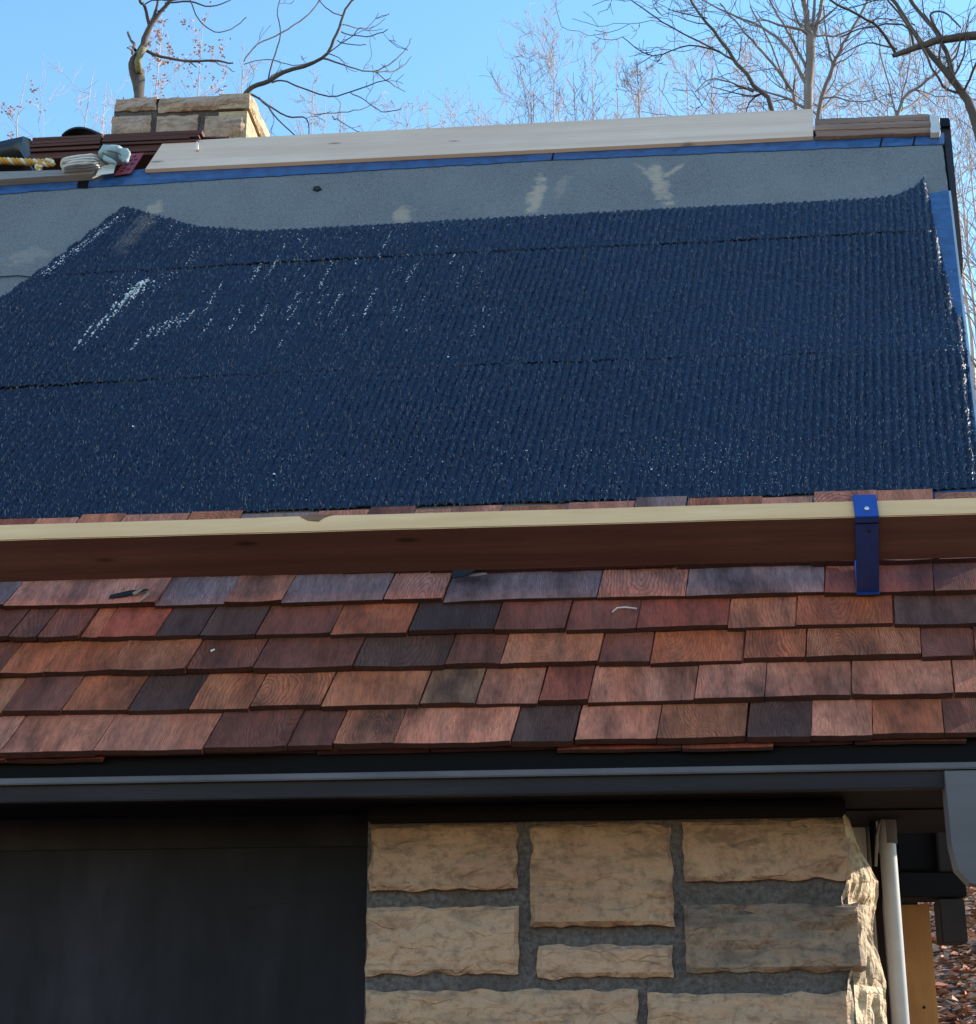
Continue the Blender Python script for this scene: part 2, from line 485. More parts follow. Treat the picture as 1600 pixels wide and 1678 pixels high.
# deck (the roof part itself) with the far slope behind the ridge
bm = bmesh.new()
vb = V_EAVE + .035
def rp(u, v, h): return (u, v, h)
us = [UL - .9, rl[0], (rl[0] + rr[0]) / 2, rake_u(ridge_v(rr[0])) + .0]
top, bot = [], []
for u in us:
    top.append((u, ridge_v(u)))
for i, u in enumerate(us):
    bot.append((us[0] if i == 0 else (us[-1] - us[0]) * i / 3 + us[0] + (rake_u(vb) - us[-1]) * i / 3, vb))
T = [bm.verts.new((u, v, -.004)) for u, v in top]
B = [bm.verts.new((u, v, -.004)) for u, v in bot]
T2 = [bm.verts.new((u, v - .02, -.03)) for u, v in top]
B2 = [bm.verts.new((u, v, -.03)) for u, v in bot]
inv = RF.inverted()
back_dir = inv.to_3x3() @ Vector((0, math.cos(THETA), -math.sin(THETA)))
K = [bm.verts.new(Vector((u, v, -.004)) + back_dir * 2.9) for u, v in top]
K2 = [bm.verts.new(Vector((u, v - .02, -.03)) + back_dir * 2.9) for u, v in top]
for i in range(3):
    bm.faces.new((B[i], B[i + 1], T[i + 1], T[i]))
    bm.faces.new((B2[i + 1], B2[i], T2[i], T2[i + 1]))
    bm.faces.new((T[i], T[i + 1], K[i + 1], K[i]))
    bm.faces.new((T2[i + 1], T2[i], K2[i], K2[i + 1]))
    bm.faces.new((B2[i], B2[i + 1], B[i + 1], B[i]))
for s in (0, 3):
    bm.faces.new((B[s], T[s], T2[s], B2[s])); bm.faces.new((T[s], K[s], K2[s], T2[s]))
bmesh.ops.recalc_face_normals(bm, faces=bm.faces)
roof = bm_obj('roof', bm, MT['dark_beam'], cabin, RF)

# --- felt underlayment (grey, mineral) with blue membrane strips
def P(px, py, h=.004): return uv(px, py, h)
def edge(v): return rake_u(v) - .004
tape_lo = [(-350, 338), (0, 318), (130, 308), (300, 297), (600, 279), (900, 262), (1200, 249), (1547, 236)]
tape_hi = [(-350, 305), (0, 292), (130, 286), (300, 272), (600, 257), (900, 243), (1200, 229), (1547, 217)]
f_pts = [P(x, y - 4) for x, y in tape_lo]
f_pts[-1] = (edge(f_pts[-1][1]), f_pts[-1][1])
vlow = P(800, 838)[1] - .06
f_pts += [(edge(P(1560, 312)[1]), P(1560, 312)[1]), (edge(vlow), vlow), (UL - .85, vlow)]
prism('felt_underlayment', f_pts, -.002, .003, MT['felt'], roof, RF, jag=.002, step=.03, seed=3)
t_pts = [P(x, y, .006) for x, y in tape_lo] + [P(x, y, .006) for x, y in reversed(tape_hi)]
prism('ridge_membrane', t_pts, .0035, .0062, MT['blue_membrane'], roof, RF, jag=.005, step=.025, seed=5)
v1, v2 = P(1556, 312)[1], vlow
prism('rake_membrane', [(P(1524, 318)[0], P(1524, 318)[1]), (edge(v1) + .001, v1), (edge(v2) + .001, v2), (edge(v2) - .16, v2), (P(1533, 400)[0] - .05, P(1533, 400)[1])], .0035, .0068, MT['blue_membrane'], roof, RF)
# splits in the ridge membrane
for px_ in (1443, 1497, 905, 135):
    a_, b_ = P(px_ + 3, 0, .0064), None
    yl = np.interp(px_, [p[0] for p in tape_lo], [p[1] for p in tape_lo]); yh = np.interp(px_, [p[0] for p in tape_hi], [p[1] for p in tape_hi])
    w = 9 if px_ == 135 else 1.6
    q = [P(px_ - w, yl, .0064), P(px_ + w, yl, .0064), P(px_ + w + 3, yh + 3, .0064), P(px_ - w + 4, yh + 3, .0064)]
    prism('membrane_split', q, .0062, .0072, MT['dark_trim'], roof, RF)
# small dark knot of tar on the felt
prism('tar_spot', [P(513, 311), P(520, 314), P(527, 311), P(524, 307), P(516, 307)], .003, .009, MT['dark_chip'], roof, RF)

# --- black ribbed mat in three strips
top_line = [(-900, 1000), (0, 490), (100, 415), (196, 342), (206, 338), (250, 350), (330, 371), (430, 378), (560, 372), (900, 352), (1100, 341), (1400, 327), (1470, 320), (1500, 305), (1516, 288), (1524, 318), (1533, 365), (1548, 430), (1562, 490), (1572, 516)]
mh = .011
tl = [uv(x, y, mh) for x, y in top_line]
tl.append((rake_u(uv(1572, 516)[1]) - .004, tl[-1][1]))
tl.append((rake_u(V_EAVE + .3) - .010, V_EAVE + .3))
tl.append((tl[0][0], V_EAVE + .3))
seam1 = [uv(x, y, mh) for x, y in ((-50, 460), (400, 432), (1540, 378))]
seam2 = [uv(x, y, mh) for x, y in ((-50, 640), (560, 606), (1540, 572))]
seam3 = [uv(x, y, mh) for x, y in ((-600, 872), (0, 851), (1600, 801))]
def lin(pts, u):
    return np.interp(u, [p[0] for p in pts], [p[1] for p in pts])
def inside(U, V, poly):
    r = np.zeros(U.shape, bool)
    for (x0, y0), (x1, y1) in zip(poly, poly[1:] + poly[:1]):
        if y0 == y1: continue
        c_ = ((y0 > V) != (y1 > V)) & (U < (x1 - x0) * (V - y0) / (y1 - y0) + x0)
        r ^= c_
    return r
DU, DV = .0026, .0050
umax = max(p[0] for p in tl) + .05
v_bot = min(p[1] for p in seam3)
v_top = max(p[1] for p in tl) + .01
RIB = .0205
def mat_strip(lo, hi, seed, base_h):
    rs = np.random.RandomState(seed)
    v0, v1 = min(p[1] for p in lo) - .02, (max(p[1] for p in hi) + .02 if hi else v_top)
    ws = np.arange(v0, v1, DV)
    cs = np.arange(UL - .9, umax + .35, DU)          # columns follow the skew of the slope lines
    Wv, C = np.meshgrid(ws, cs, indexing='ij')
    U = C + SKEW * (Wv - v_bot)
    ph = C / RIB * 2 * np.pi + .35 * np.sin(Wv * 5 + C * 2.3) + .25 * np.sin(Wv * 31 + C * 7)
    rib = np.abs(np.sin(ph / 2)) ** 1.1
    low = .5 + .5 * np.sin(Wv * 3.3 + C * 1.9 + seed) * np.sin(Wv * 1.7 - C * 2.6 + 2 * seed)
    amp = .0066 * (0.5 + .5 * low)
    H = base_h + amp * rib + rs.normal(0, 1, U.shape) * .0006 + .0030 * np.sin(Wv * 4.1 + C * 2.7 + seed) * np.sin(C * 1.3) + .003
    U2 = U + rs.normal(0, 1, U.shape) * .0006
    W2 = Wv + rs.normal(0, 1, U.shape) * .0009
    wob = .0016 * np.sin(C * 37 + seed) + .001 * np.sin(C * 91)
    lo_v = lin(lo, U) + wob; hi_v = lin(hi, U) + wob if hi else np.full_like(U, 1e9)
    jag = rs.normal(0, .0030, U.shape)
    ok = (Wv > lo_v - DV) & (Wv < hi_v + DV) & inside(U + jag, Wv + jag, tl)
    gap = .0020 + .0006 * np.sin(C * 9 + seed) + .0004 * np.sin(C * 31)
    W2 = np.minimum(np.maximum(W2, lo_v + gap), hi_v - gap)
    H = np.where((Wv > hi_v - 1.2 * DV) | (Wv < lo_v + .2 * DV), H - .0022, H)
    n0, n1 = U.shape
    idx = np.arange(n0 * n1).reshape(n0, n1)
    fo = ok[:-1, :-1] & ok[1:, :-1] & ok[:-1, 1:] & ok[1:, 1:]
    Q = np.stack([idx[:-1, :-1][fo], idx[:-1, 1:][fo], idx[1:, 1:][fo], idx[1:, :-1][fo]], 1)
    V = np.stack([U2.ravel(), W2.ravel(), H.ravel()], 1)
    used = np.unique(Q)
    remap = np.zeros(len(V), int); remap[used] = np.arange(len(used))
    return np_mesh('mat_strip', V[used], remap[Q], MT['black_mat'], roof, RF, smooth=False), V[used]
mats = [mat_strip(seam3, seam2, 1, .0065), mat_strip(seam2, seam1, 2, .0065), mat_strip(seam1, None, 3, .007)]
# loops of nylon filament and pale flakes modelled as sun glints on the mat
rs = np.random.RandomState(11)
FV, FQ = [], []
allV = np.concatenate([mm[1] for mm in mats])
ids = rs.choice(len(allV), 36000)
for i in ids:
    p = allV[i]
    L = rs.uniform(.006, .014); a = rs.uniform(-.45, .45) + math.pi / 2 * (rs.rand() < .85); w = rs.uniform(.00025, .0006)
    dx, dy = math.cos(a), math.sin(a)
    hz = rs.uniform(.001, .0055)
    b = len(FV)
    for t, z in ((-.5, -.001), (0, hz), (.5, -.001)):
        cx, cy = p[0] + dx * L * t, p[1] + dy * L * t
        FV.append((cx - dy * w, cy + dx * w, p[2] + z)); FV.append((cx + dy * w, cy - dx * w, p[2] + z + .0003))
    FQ += [(b, b + 1, b + 3, b + 2), (b + 2, b + 3, b + 5, b + 4)]
tag(np_mesh('mat_filaments', np.array(FV), np.array(FQ), MT['nylon'], roof, RF), kind='stuff')
SV, SQ = [], []
def glint(u, v, s, h=.0125):
    b = len(SV)
    a = rs.rand() * 6.28
    z = rs.uniform(-.001, .002)
    for k in range(4):
        r = s * rs.uniform(.6, 1.2)
        SV.append((u + r * math.cos(a + k * 1.571), v + r * math.sin(a + k * 1.571), h + z + rs.uniform(-.4, .9) * s))
    SQ.append((b, b + 1, b + 2, b + 3))
def glint_line(p0, p1, wpx, n, s0, s1):
    for _ in range(n):
        t = rs.rand()
        px = p0[0] + (p1[0] - p0[0]) * t + rs.normal(0, wpx); py = p0[1] + (p1[1] - p0[1]) * t + rs.normal(0, wpx * .35)
        glint(*uv(px, py, .01), rs.uniform(s0, s1))
glint_line((240, 460), (122, 575), 5, 420, .0018, .0048)
glint_line((228, 470), (130, 570), 10, 180, .0012, .003)
for x0, y0, k_ in ((322, 506, .8), (300, 514, 1.0), (283, 522, 1.1), (264, 530, 1.2), (246, 540, 1.0), (236, 552, .8), (310, 520, .6)):
    glint_line((x0, y0), (x0 - 34 * k_, y0 + 34 * k_), 2.0, int(38 * k_), .0012, .0034)
glint_line((300, 520), (230, 560), 13, 50, .001, .0022)
glint_line((203, 352), (66, 455), 5, 330, .001, .003)
glint_line((290, 440), (245, 480), 5, 26, .001, .0024)
glint_line((190, 455), (178, 470), 5, 8, .001, .0024)
glint_line((30, 590), (0, 615), 4, 14, .001, .0022)
glint_line((108, 490), (88, 508), 3, 14, .001, .0022)
for x0, y0 in ((300, 375), (365, 465), (430, 430), (400, 500), (470, 400), (520, 400), (545, 430), (490, 480), (600, 400), (640, 385), (680, 430), (720, 395), (760, 380), (560, 480), (620, 470), (440, 500), (350, 520), (700, 480), (760, 440), (510, 385), (330, 400)):
    k = rs.uniform(.5, 1.3)
    dx = (1380 - x0) / (y0 + 1150)
    glint_line((x0, y0), (x0 - dx * 45 * k, y0 + 45 * k), 1.6, int(30 * k), .001, .0030)
for _ in range(95):
    x0, y0 = rs.uniform(20, 830), rs.uniform(385, 545)
    if x0 < 330 - (y0 - 340) * 1.2: continue
    dx = (1400 - x0) / (y0 + 1140); k = rs.uniform(.2, .9)
    glint_line((x0, y0), (x0 - dx * 40 * k, y0 + 40 * k), 1.0, int(14 * k), .0008, .0022)
for _ in range(420):
    x = rs.uniform(210, 900); glint(*uv(x, np.interp(x, [210, 250, 330, 430, 560, 900], [344, 355, 376, 383, 377, 357]) + abs(rs.normal(0, 9)), .01), rs.uniform(.0008, .0022))
for _ in range(900):
    x = 380 + 950 * rs.rand(); glint(*uv(x, rs.normal(765, 30) - (x - 400) * .02, .01), rs.uniform(.0006, .0016))
for _ in range(1500):
    glint(*uv(rs.uniform(0, 1580), rs.uniform(395, 800), .01), rs.uniform(.0004, .0011))
for _ in range(130):
    t = rs.rand(); glint(*uv(1520 + 70 * t + rs.normal(0, 12), 300 + 480 * t, .01), rs.uniform(.0007, .0018))
for x, y in ((612, 690), (910, 634), (735, 586), (863, 741), (1069, 770), (448, 675), (450, 779), (219, 700)):
    glint(*uv(x, y, .011), .0042)
tag(np_mesh('mat_glints', np.array(SV), np.array(SQ), MT['glint'], roof, RF), 'pale flakes standing in for sun glints on the black mat', kind='stuff')
# cord tucked under the mat edge at the left
def tube(name, pts, radii, mat, parent=None, M=None, sides=8, smooth=True):
    V, Fs = tube_geo(pts, radii, sides)
    return mesh_obj(name, V, Fs, mat, parent, M, smooth)
def tube_geo(pts, radii, sides=6, cap=True):
    pts = [Vector(p) for p in pts]
    if not hasattr(radii, '__len__'): radii = [radii] * len(pts)
    V, Fs = [], []
    prev = None
    for i, p in enumerate(pts):
        d = (pts[min(i + 1, len(pts) - 1)] - pts[max(i - 1, 0)]).normalized()
        if prev is None:
            a = d.orthogonal().normalized()
        else:
            a = (prev - d * prev.dot(d))
            a = a.normalized() if a.length > 1e-6 else d.orthogonal().normalized()
        prev = a
        b = d.cross(a)
        for k in range(sides):
            t = 2 * math.pi * k / sides
            V.append(p + (a * math.cos(t) + b * math.sin(t)) * radii[i])
    for i in range(len(pts) - 1):
        for k in range(sides):
            k2 = (k + 1) % sides
            Fs.append((i * sides + k, i * sides + k2, (i + 1) * sides + k2, (i + 1) * sides + k))
    if cap:
        Fs.append(tuple(range(sides - 1, -1, -1))); Fs.append(tuple((len(pts) - 1) * sides + k for k in range(sides)))
    return V, Fs
cp = [Vector((*uv(x, y, .008), .009)) for x, y in ((-140, 455), (-60, 458), (0, 454), (30, 452), (55, 455))]
wire = tube('chalk_cord', [RF @ p for p in cp], .0022, MT['wire'])
tag(wire, 'thin dark cord lying on the grey felt left of the black mat', 'cord')

# --- cedar shingles
TONE = {'L': (.70, .25, .155), 'O': (.56, .165, .078), 'B': (.27, .09, .06), 'D': (.15, .075, .058), 'R': (.42, .105, .062), 'T': (.58, .195, .10), 'S': (.36, .21, .19), 'G': (.38, .18, .10), 'K': (.07, .042, .036)}
ROWS = [
    ((1235, 1203), [2, 154, 336, 471, 546, 646, 839, 942, 1077, 1225, 1330, 1431, 1549], 'LLLBBTLDLTDLOB'),
    ((1168, 1138), [3, 101, 210, 310, 410, 527, 689, 780, 884, 964, 1139, 1254, 1397, 1566], 'TBODTTTGLRLLLLL'),
    ((1105, 1075), [0, 72, 178, 306, 416, 579, 729, 820, 982, 1066, 1219, 1322, 1512], 'BOOTBBDBTBOOTB'),
    ((1048, 1021), [16, 63, 131, 161, 255, 329, 420, 542, 670, 810, 928, 1043, 1193, 1305, 1467], 'BBBORDDBOKBBRTOD'),
    ((994, 968), [7, 255, 369, 462, 629, 727, 979, 1124, 1352, 1532], 'SLSTSLSLSRB'),
    ((944, 917), [60, 136, 250, 341, 471, 560, 640, 705, 792, 905, 1020, 1110, 1240, 1330, 1440, 1540], 'LTLTSLBLLTLSTLLTT'),
]
row_lines = []
for (yl, yr), _, _ in ROWS:
    a, b = uv(0, yl, 3 * SH_T), uv(1550, yr, 3 * SH_T)
    row_lines.append((a, b))
def row_v(i, u):
    a, b = row_lines[i]
    return a[1] + (b[1] - a[1]) * (u - a[0]) / (b[0] - a[0])
EXPO = (row_v(4, 0) - row_v(0, 0)) / 4
TIPS = [uv(x, y, .016)[1] for x, y in ((0, 851), (800, 827), (1600, 801))]
tip_u = [uv(x, y, .016)[0] for x, y in ((0, 851), (800, 827), (1600, 801))]
rnd = random.Random(21)
def shingle(u0, u1, vb, ln, tone, i, tip_h):
    w = u1 - u0 - rnd.uniform(.0010, .0045)
    nx_, ny_ = 6, 8
    hb = 3 * SH_T + rnd.uniform(-.0016, .0026)
    th = SH_T * rnd.uniform(.8, 1.2)
    cup = rnd.uniform(-.0022, .0034); ang = rnd.uniform(-.016, .016); curl = rnd.uniform(-.0005, .004); lean = rnd.uniform(-.010, .010)
    bj = rnd.uniform(-.003, .003); sd0 = rnd.uniform(0, 99)
    V, Fs = [], []
    for side in (0, 1):
        for j in range(ny_ + 1):
            t = j / ny_
            for k in range(nx_ + 1):
                s = k / nx_
                nb = mnoise.noise(Vector((s * w * 60, sd0, 2.0)))
                y = ln * t + (1 - t) * (bj + ang * (s - .5) * w + (.0016 * nb if j == 0 else 0))
                ex = .0013 * mnoise.noise(Vector((sd0, y * 28, k * .7))) if k in (0, nx_) else 0
                x = s * w + (SKEW + lean * .4) * y + ex
                thick = th * (1 - t) + .0016
                h = hb * (1 - t) + tip_h * t + cup * (2 * s - 1) ** 2 * (1 - t) + curl * (1 - t) ** 3 + .0011 * mnoise.noise(Vector((s * w * 25, y * 12, sd0))) * (1 - t)
                V.append((x, y, h - (thick if side else 0)))
    n = (nx_ + 1) * (ny_ + 1)
    def q(j, k, s): return s * n + j * (nx_ + 1) + k
    for j in range(ny_):
        for k in range(nx_):
            Fs.append((q(j, k, 0), q(j, k + 1, 0), q(j + 1, k + 1, 0), q(j + 1, k, 0)))
            Fs.append((q(j, k, 1), q(j + 1, k, 1), q(j + 1, k + 1, 1), q(j, k + 1, 1)))
    for k in range(nx_):
        Fs.append((q(0, k, 1), q(0, k + 1, 1), q(0, k + 1, 0), q(0, k, 0)))
        Fs.append((q(ny_, k, 0), q(ny_, k + 1, 0), q(ny_, k + 1, 1), q(ny_, k, 1)))
    for j in range(ny_):
        Fs.append((q(j, 0, 0), q(j + 1, 0, 0), q(j + 1, 0, 1), q(j, 0, 1)))
        Fs.append((q(j, nx_, 0), q(j, nx_, 1), q(j + 1, nx_, 1), q(j + 1, nx_, 0)))
    o = mesh_obj('shingle', V, Fs, MT['cedar'], roof, RF @ Matrix.Translation(Vector((u0, vb, 0))))
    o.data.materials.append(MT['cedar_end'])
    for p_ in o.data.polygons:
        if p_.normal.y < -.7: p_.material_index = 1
    k = rnd.uniform(.85, 1.18); hs = rnd.uniform(-.05, .05)
    c = TONE[tone]
    o.color = (min(1, c[0] * k * (1 + hs)), c[1] * k, c[2] * k * (1 - hs), 1)
    return o
for i, ((yl, yr), joints, tones) in enumerate(ROWS):
    yj = lambda x: yl + (yr - yl) * x / 1550
    uu = [uv(x, yj(x), 3 * SH_T)[0] for x in joints]
    tn = list(tones)
    left = [uu[0]]
    while left[0] > UL - .3:
        left.insert(0, left[0] - rnd.uniform(.09, .22)); tn.insert(0, rnd.choice('LTBOBDR'))
    uu = left + uu[1:]
    end = rake_u(row_v(i, uu[-1])) + .02
    while uu[-1] < end - .12:
        uu.append(min(end, uu[-1] + rnd.uniform(.1, .2))); tn.append(rnd.choice('LTBOB'))
    uu.append(end)
    tn = tn[1:] if len(tn) >= len(uu) else tn
    while len(tn) < len(uu) - 1: tn.append('B')
    for k in range(len(uu) - 1):
        if uu[k + 1] - uu[k] < .012: continue
        vb = row_v(i, (uu[k] + uu[k + 1]) / 2)
        ln = 3 * EXPO * .98
        tip = .001
        if i == 5:
            ln = np.interp(uu[k] + .1, tip_u, TIPS) - vb + rnd.uniform(-.012, .012); tip = .016
        elif i == 4:
            ln = 2.0 * EXPO; tip = .012
        elif i == 3:
            ln = 2.9 * EXPO; tip = .004
        shingle(uu[k], uu[k + 1], vb, ln, tn[k], i, tip)
# starter course under the first row
su = UL - .3
while su < rake_u(V_EAVE) - .1:
    w = rnd.uniform(.12, .25)
    o = shingle(su, min(su + w, rake_u(V_EAVE) + .015), V_EAVE + rnd.choice((-.004, .006, .01)), .25, rnd.choice('BBRO'), 9, .0)
    for v_ in o.data.vertices: v_.co.z = v_.co.z * .62 - .006
    o.name = 'starter_shingle'
    su += w
# splinters and debris on the shingle course under the plank
def chip(name, px, py, w, l, ang, h, mat, lift=.01, seed=0):
    u0, v0 = uv(px, py, h)
    r = random.Random(seed)
    V, Fs = [], []
    for s in (0, 1):
        for (a, b) in ((-.5, -.4), (-.1, -.55), (.5, -.1), (.45, .2), (.05, .45), (-.5, .25)):
            V.append((a * l + r.uniform(-.002, .002), b * w + r.uniform(-.002, .002), lift * (a + .5) + (.002 if s else 0)))
    Fs = [tuple(range(5, -1, -1)), tuple(range(6, 12))] + [(k, (k + 1) % 6, 6 + (k + 1) % 6, 6 + k) for k in range(6)]
    return mesh_obj(name, V, Fs, mat, None, RF @ Matrix.Translation(Vector((u0, v0, h))) @ Matrix.Rotation(ang, 4, 'Z'))
HS = 3 * SH_T + .001
tag(chip('wood_splinter', 212, 973, .016, .085, .2, HS, MT['dark_chip'], .003, 1), 'dark split curl of wood on the shingle below the plank, far left', 'splinter')
tag(chip('wood_splinter', 226, 971, .011, .022, .4, HS + .006, MT['bark_chip'], .004, 2), 'small pale bark chip lying on the dark split curl at left', 'wood chip')
tag(chip('wood_splinter', 236, 981, .007, .03, .9, HS + .004, MT['bark_chip'], .006, 3), 'thin pale sliver sticking out beneath the bark chip', 'wood chip')
tag(chip('bark_flake', 765, 939, .035, .06, .1, HS + .002, MT['dark_chip'], .012, 4), 'black bark flake wedged under the plank near its middle', 'bark')
tag(chip('bark_flake', 785, 944, .014, .04, -.2, HS + .004, MT['old_wood'], .006, 5), 'brown bark sliver beside the black flake under the plank', 'bark')
tw = tube('twig', [rw(*uv(x, y, HS), HS + z) for x, y, z in ((1004, 1003, 0), (1012, 998, .003), (1025, 997, .003), (1044, 998, .001))], .0016, MT['paper'])
tag(tw, 'thin pale twig lying on a brown shingle right of centre', 'twig')
for px_, py_, lb in ((349, 1067, 'small white chip on a shingle at left, third course up'), ):
    tag(chip('paint_chip', px_, py_, .006, .007, .3, HS - .004, MT['paper'], .002, 8), lb, 'chip')

# ================================================================== ridge boards (lie on the slope along the ridge)
def board_on_roof(name, quad, h0, h1, mat, parent, **kw):
    return prism(name, [uv(x, y, h1) for x, y in quad], h0, h1, mat, parent, RF, **kw)
ridge_board = board_on_roof('ridge_board', [(238, 277), (1333, 223), (1333, 178), (268, 232)], .0075, .0205, MT['pale_pine'], cabin)
old_ridge = board_on_roof('old_ridge_board', [(1336, 224), (1540, 216.5), (1532, 208), (1336, 213.5)], .0075, .019, MT['old_wood'], cabin, jag=.006, step=.016, seed=9)
board_on_roof('split_strip', [(1336, 212.5), (1529, 207), (1526, 197), (1336, 204.5)], .0075, .022, MT['old_wood'], old_ridge, jag=.006, step=.016, seed=10)
board_on_roof('split_strip', [(1336, 203.5), (1527, 196), (1523, 187), (1336, 195)], .0075, .020, MT['old_wood'], old_ridge, jag=.005, step=.016, seed=11)
board_on_roof('splintered_end', [(1526, 217), (1541, 216), (1540, 190), (1525, 188)], .008, .026, MT['white_paint'], old_ridge, jag=.003, step=.012, seed=4)
left_cap = board_on_roof('weathered_ridge_board', [(-330, 318), (0, 294), (150, 284), (165, 276), (0, 281), (-330, 300)], .0075, .03, MT['grey_wood'], cabin, jag=.002, step=.03, seed=6)
# rake board outside the right edge
def rk(px, py): return uv(px, py, -.02)
board_on_roof('rake_board', [(1541, 196), (1557, 196), (1579, 430), (1574, 432), (1556, 300), (1549, 240)], -.10, -.012, MT['brown_wood'], cabin)
board_on_roof('rake_board_cap', [(1541, 193), (1556, 193), (1558, 206), (1543, 206)], -.011, -.002, MT['dark_trim'], cabin)
mesh_e = []
ev0, ev1 = uv(1548, 236)[1], vlow
drip = prism('rake_drip_edge', [(rake_u(ev1) - .003, ev1), (rake_u(ev1) + .004, ev1), (rake_u(v1) + .004, v1), (rake_u(v1) - .003, v1)], -.03, .0034, MT['white_metal'], cabin, RF)

# ================================================================== eave trim
XL = UL - .9
XD = at_y(604, 1500, YW).x                     # left jamb beside the dark door
def zrow(px, py, y): return at_y(px, py, y).z
xr_f = at_y(1548, 1290, EAVE.y + .03).x
def trim(name, x0, x1, y0, y1, pyt, pyb, mat, parent=cabin, bevel=.002, px=800):
    zt, zb = zrow(px, pyt, y0), zrow(px, pyb, y0)
    return bm_obj(name, box_bm(x0, x1, y0, y1, zb, zt, bevel), mat, parent)
ye = EAVE.y
trim('eave_board', XL, xr_f + .16, ye + .034, ye + .06, 1206, 1268, MT['dark_trim'])
trim('drip_strip', XL, xr_f + .2, ye + .006, ye + .032, 1262, 1273, MT['gutter_metal'])
trim('fascia_board', XL, xr_f, ye + .018, ye + .045, 1274.5, 1303, MT['fascia_paint'])
zs = zrow(800, 1303, ye + .018) + .012
bm = box_bm(XL, xr_f + .12, ye + .046, YW + .5, zs, zs + .02)
bm_obj('soffit', bm, MT['dark_beam'], cabin)
# header beam over the wall
zh0, zh1 = zrow(1000, 1343, YW - .01), zs - .002
header = bm_obj('header_beam', box_bm(XD - .002, at_y(1384, 1330, YW).x, YW - .030, YW + .12, zrow(1000, 1341, YW - .03), zh1, .004), MT['dark_beam'], cabin)

# ================================================================== stone wall
XC = at_y(1392, 1500, YW).x                    # right corner of the wall
def fbm(p, o=4):
    s, a = 0.0, 1.0
    for _ in range(o):
        s += a * mnoise.noise(p); p = p * 2.03; a *= .5
    return s
def rock(name, x0, x1, z0, z1, yf, proud, mat, parent, color=None, seed=0, corner=0.0, res=.008, rough=.013, ragged=.006, back=.09, tilt=0.0, ctaper=None, er=.0035):
    """rough split-faced block: front face towards -y, bent round the right corner when corner > 0"""
    w, h = x1 - x0, z1 - z0
    nx_, nz_ = max(5, int(w / res)), max(5, int(h / res))
    off = Vector((seed * 7.13, seed * 3.7, seed * 1.9))
    # plan path: back-left, front, (corner), back-right
    path = [(0, back)] + [(w * k / nx_, 0) for k in range(nx_ + 1)]
    kinds = ['b'] + ['f'] * (nx_ + 1)
    if corner:
        kc = 14
        for k in range(1, kc + 1):
            t = k / kc
            path.append((w + corner * (1 - (1 - t) ** 1.25), .15 * t ** 1.1)); kinds.append('c')
        path.append((w - .02, .24)); kinds.append('b')
    else:
        path.append((w, back)); kinds.append('b')
    V, Fs = [], []
    np_ = len(path)
    for j in range(-1, nz_ + 2):
        t = min(max(j, 0), nz_) / nz_
        for i, (x, y) in enumerate(path):
            kd = kinds[i]
            zz = h * t
            wx = x0 + x; wz = z0 + zz
            if kd == 'c' and ctaper is not None:
                wx = x0 + w + (x - w) * (ctaper[0] * (1 - t) + ctaper[1] * t + ctaper[2] * math.sin(math.pi * t))
            q = Vector((wx * 9, y * 9, wz * 9)) + off
            if j < 0 or j > nz_:
                V.append((wx, yf + max(y, back), wz)); continue
            if kd == 'b':
                V.append((wx, yf + y, wz)); continue
            ed = min(t * h, (1 - t) * h)
            if kd == 'f':
                ed = min(ed, x, (w - x) if not corner else 9)
            rnd_ = 1 - math.exp(-ed / er)
            n1 = fbm(q * .8, 3); n2 = mnoise.noise(q * 3.0); n3 = fbm(Vector((q.x * .7, q.y * .7, q.z * 2.6)), 3)
            step = math.floor(n3 * 4.0 + .4 * n2) / 4.0 * .8 + n3 * .3
            vr = mnoise.voronoi(Vector((q.x * .42, 0, q.z * .62)), distance_metric='DISTANCE')[0]
            step += .55 * (vr[1] - vr[0]) - .15
            d = proud * (.45 + .55 * rnd_) - max(0, er - .0035) * 1.6 * (1 - rnd_) + rough * (.9 * n1 + .8 * step + .2 * n2) * rnd_
            d += tilt * (t - .5)
            ez = ragged * fbm(Vector((wx * 22, seed, j * .01 if 0 < j < nz_ else (7 if j else 3))), 2) if j in (0, nz_) else 0
            ex = ragged * fbm(Vector((seed, wz * 22, 1 if i == 1 else 5)), 2) if (i == 1 or (i == nx_ + 1 and not corner)) else 0
            if kd == 'c':
                big = fbm(Vector((wz * 11, y * 14, seed * 3.3)), 4)
                crag = mnoise.noise(Vector((wz * 17, y * 45, seed))) * .012
                tt = (i - nx_ - 1) / 14
                V.append((wx + (.030 * big + crag) * min(1, tt * 3), yf + y - d * (1 - tt) + .012 * mnoise.noise(q * 3), wz + ez))
            else:
                V.append((wx + ex, yf + y - d, wz + ez))
    rows = nz_ + 3
    for j in range(rows - 1):
        for i in range(np_ - 1):
            a = j * np_ + i
            Fs.append((a, a + 1, a + np_ + 1, a + np_))
    org = Vector((x0, yf, z0))
    V = [Vector(v) - org for v in V]
    o = mesh_obj(name, V, Fs, mat, parent, Matrix.Translation(org), smooth=False)
    if color: o.color = (*color, 1)
    return o
core_top = zrow(1000, 1336, YW)
wall = rock('stone_wall', XD - .004, XC + .0, -.05, core_top, YW, .0, MT['mortar'], cabin, None, 50, corner=.0, res=.03, rough=.004, ragged=.0)
SC = {'tan': (.43, .275, .185), 'buff': (.45, .29, .20), 'grey': (.165, .125, .105), 'pale': (.44, .31, .22), 'brown': (.36, .21, .135)}
